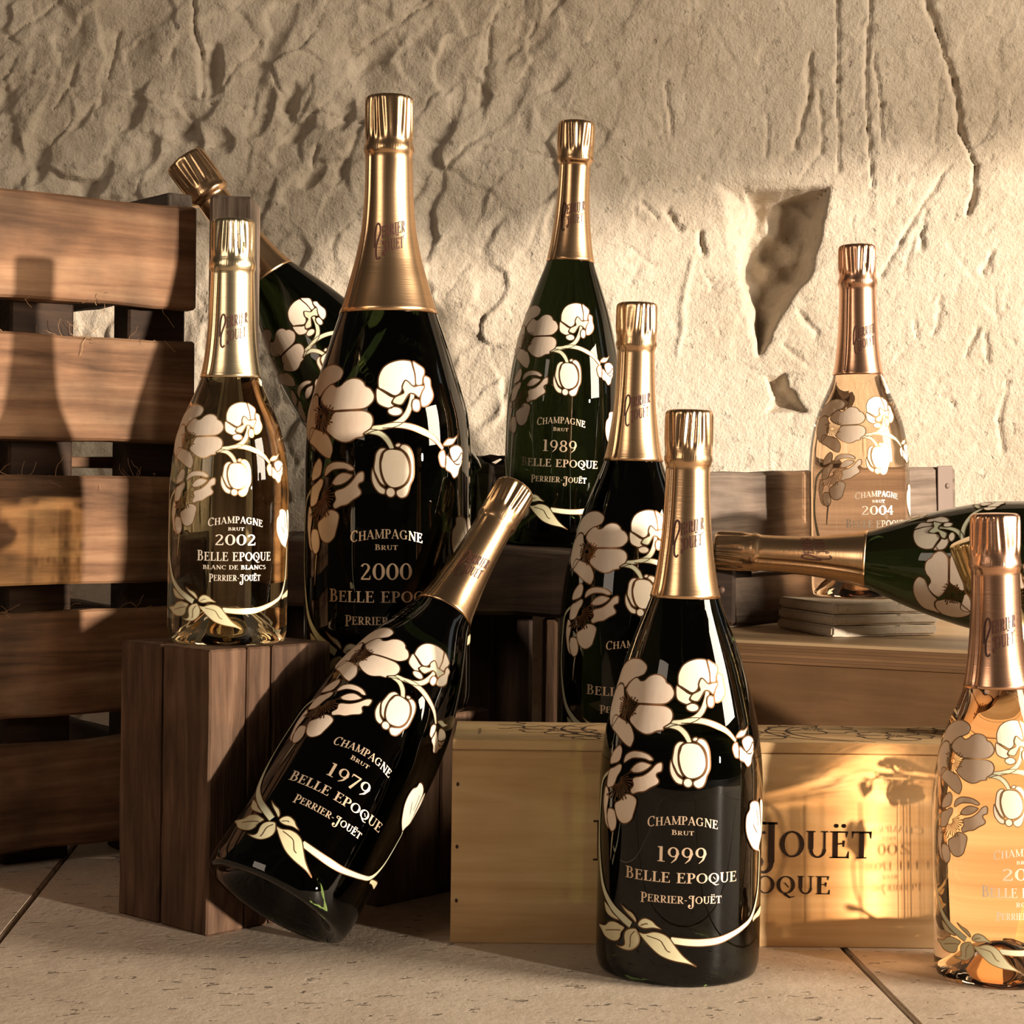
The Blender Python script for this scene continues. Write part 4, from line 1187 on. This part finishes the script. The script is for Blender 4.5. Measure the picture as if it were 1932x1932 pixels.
for i in range(5):
    for k in range(6):
        _line(st, .0, i * .006, .002 + .001 * (k % 2), i * .006 + .003, .0007)
flat_quads('stamped_mark', [[(x + .017, y + .028) for x, y in q] for q in st], lambda a, b: (BX0 + a, BY0 + b, BZ + .0002), M['ink_art'], lid)

# ------------------------------------------------------------------ plywood box, old crate and tiles at the right
pb_dir = Vector((.9186, -.3952, 0)); pb_n = Vector((.3952, .9186, 0))
p0 = Vector((.150, 1.5945, 0))
pb = thing('plywood_box', 'large brown plywood box carrying the tile stack and the lying bottle', 'box', p0)
def pbp(s, d, z): return p0 + pb_dir * s + pb_n * d + Vector((0, 0, z))
PL, PD, PH = .56, .36, .196
def pb_part(name, s0, s1, d0, d1, z0, z1, mat, bev=.0006):
    bm = box_bm(s1 - s0, d1 - d0, z1 - z0, bev)
    o = bm_obj(name, bm, mat, pb)
    o.matrix_basis = pb.matrix_basis.inverted() @ (Matrix.Translation(pbp((s0 + s1) / 2, (d0 + d1) / 2, z0)) @ Matrix.Rotation(math.atan2(pb_dir.y, pb_dir.x), 4, 'Z'))
    return o
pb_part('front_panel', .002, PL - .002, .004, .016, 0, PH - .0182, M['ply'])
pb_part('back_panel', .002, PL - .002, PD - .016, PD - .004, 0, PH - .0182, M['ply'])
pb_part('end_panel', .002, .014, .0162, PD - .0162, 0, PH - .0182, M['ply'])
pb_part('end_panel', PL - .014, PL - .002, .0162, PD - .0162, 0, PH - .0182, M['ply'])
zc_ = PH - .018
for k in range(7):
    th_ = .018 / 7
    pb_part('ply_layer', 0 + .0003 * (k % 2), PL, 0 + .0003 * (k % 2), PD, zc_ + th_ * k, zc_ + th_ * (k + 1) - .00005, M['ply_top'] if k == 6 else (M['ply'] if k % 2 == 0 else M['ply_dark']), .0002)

oc0 = Vector((.1875, 1.6943, 0)); ocd = Vector((.8669, .4984, 0)); ocn = Vector((-.4984, .8669, 0))
oc = thing('old_crate', 'low grey weathered wooden crate with an iron corner strap, against the stone wall', 'crate', oc0 + Vector((0, 0, .196)))
def ocp(s, d, z): return oc0 + ocd * s + ocn * d + Vector((0, 0, z + .030 * s))
beam('slat', ocp(-.018, .006, .2475), ocp(.278, .006, .2475), .014, .0865, M['grey_wood'], oc, .003, .0012, 61, 10)
beam('slat', ocp(.012, .006, .1968), ocp(.278, .006, .1968), .014, .0425, M['grey_wood'], oc, .003, .0012, 62, 10)
for s_ in (.03, .262):
    beam('batten', ocp(s_ - .015, .0165, .1985), ocp(s_ + .015, .0165, .1985), .0065, .13, M['dark_wood'], oc, .001, 0, 63)
beam('back_board', ocp(.03, .105, .200), ocp(.278, .105, .200), .014, .128, M['grey_wood'], oc, .002, .001, 64, 8)
beam('end_board', ocp(.270, .0145, .199), ocp(.270, .0975, .199), .012, .130, M['grey_wood'], oc, .002, .001, 65, 6)
beam('iron_strap', ocp(.2525, -.0018, .2440), ocp(.2715, -.0018, .2440), .0014, .0915, M['iron'], oc, .0004, .0002, 66)
for zz in (.262, .318):
    bm = bmesh.new(); bmesh.ops.create_uvsphere(bm, u_segments=12, v_segments=6, radius=.0027)
    o = bm_obj('rivet', bm, M['iron'], oc, True)
    o.matrix_basis = oc.matrix_basis.inverted() @ Matrix.Translation(ocp(.262, -.0028, zz - .0016)) @ Matrix.Rotation(math.atan2(ocd.y, ocd.x), 4, 'Z') @ Matrix.Diagonal((1, .5, 1, 1))

tl_rot = math.atan2(.038, .0991)
tc_ = Vector((.3035, 1.6705, 0))
tn = ('bottom', 'middle', 'top')
for k in range(3):
    t_ = .0096
    bm = box_bm(.104, .096, t_ - .0006, .0018, .0003, 2, 80 + k, 12)
    o = bm_obj('travertine_tile', bm, M['tile_stone'])
    o.location = tc_ + Vector((.0008 * (k - 1), 0, .1966 + t_ * k)); o.rotation_euler = (0, 0, tl_rot)
    tag(o, ('lowest', 'middle', 'topmost')[k] + ' of three pale travertine tiles stacked under the pink bottle marked 2004', 'tile', 'stacked travertine tiles')
TILE_TOP = .196 + .0288

# ------------------------------------------------------------------ the bottles
def lean(ax_x, ax_y=0.0): return (ax_x, ax_y, 1.0)
bottle('dark green bottle with copper foil marked 1999, in front of the gift box', (.1153, 1.287, .0), lean(.0103), 0, 'magnum', .376, .0549, 'glass_green', 'foil_copper', label_lines('1999'), seed=1)
bottle('golden clear bottle with pale gold foil marked 2002 on the oak post', (-.2121, 1.43, .2034), lean(.003), 0, 'standard', .3157, .0445, 'glass_gold', 'foil_pale', label_lines('2002', 'BLANC DE BLANCS'), cap=(.036, .0163), fb=.6225, fz=.741, clear=True, txt_spin=math.radians(5), seed=2)
bottle('largest dark green bottle with copper foil marked 2000', (-.0975, 1.53, .1420), lean(-.0098), math.radians(-3), 'jeroboam', .4902, .0667, 'glass_green', 'foil_copper', label_lines('2000'), cap=(.044, .0192), fb=.644, fz=.765, seed=3)
bottle('dark green bottle with copper foil marked 1989, standing on the rear plank', (.0436, 1.79, .2654), lean(.033), math.radians(-4), 'magnum', .3965, .0532, 'glass_green', 'foil_copper', label_lines('1989'), cap=(.0365, .0173), fb=.667, seed=4)
bottle('dark green bottle with copper foil standing behind the bottle marked 1999', (.0934, 1.52, .0928), lean(.0125), math.radians(4), 'magnum', .3758, .0550, 'glass_green', 'foil_copper', label_lines(None), seed=5)
a79 = Vector((.163, .1756, .287)).normalized()
bottle('tilted dark green bottle with copper foil marked 1979, leaning back', (-.1600, 1.316, .0325), a79, 0, 'magnum', .3745, .0549, 'glass_green', 'foil_copper', label_lines('1979'), fb=.668, seed=6)
bottle('pink clear bottle with copper pink foil marked 2004, on the tile stack', (.3128, 1.709, TILE_TOP + .0014), lean(-.020), math.radians(16), 'standard', .3135, .0445, 'glass_rose', 'foil_pink', label_lines('2004', 'ROSÉ'), cap=(.035, .0164), fb=.627, fz=.735, clear=True, txt_spin=math.radians(4), seed=7)
bottle('pink clear bottle with copper pink foil, in front of the gift box end', (.3317, 1.28, .0), lean(-.0245), math.radians(4), 'standard', .3090, .0435, 'glass_rose', 'foil_pink', label_lines('2005', 'ROSÉ'), cap=(.0355, .0166), fb=.624, fz=.745, clear=True, txt_spin=math.radians(16), seed=8)
hz = Vector((-.965, .26, .039)).normalized()
bottle('dark green bottle with copper foil lying on its side on the plywood box', (.5324, 1.503, .2545), hz, math.radians(20), 'magnum', .3745, .0549, 'glass_green', 'foil_copper', label_lines(None), seed=9)
bottle('dark green bottle tilted behind the crate, its foil cap above the crate corner', (-.069, 1.74, .3032), Vector((-.602, 0, .80)), math.radians(-8), 'magnum', .389, .0550, 'glass_green', 'foil_copper', label_lines(None), cap=(.040, .0192), fb=.655, seed=10)
bottle('tilted bottle with old gold foil behind the nearer pink bottle', (.4415, 1.385, .0155), Vector((-.37, 0, .93)), 0, 'standard', .294, .0430, 'glass_green', 'foil_green_gold', label_lines(None), cap=(.036, .0165), fb=.62, fz=.74, seed=11)

# surfaces that catch the light thrown through the bottles
for o in bpy.data.objects:
    if o.type == 'MESH' and o.name.split('.')[0] in ('front_panel', 'lid', 'floor_tile', 'slat', 'wall_back', 'block', 'board'):
        o.cycles.is_caustics_receiver = True
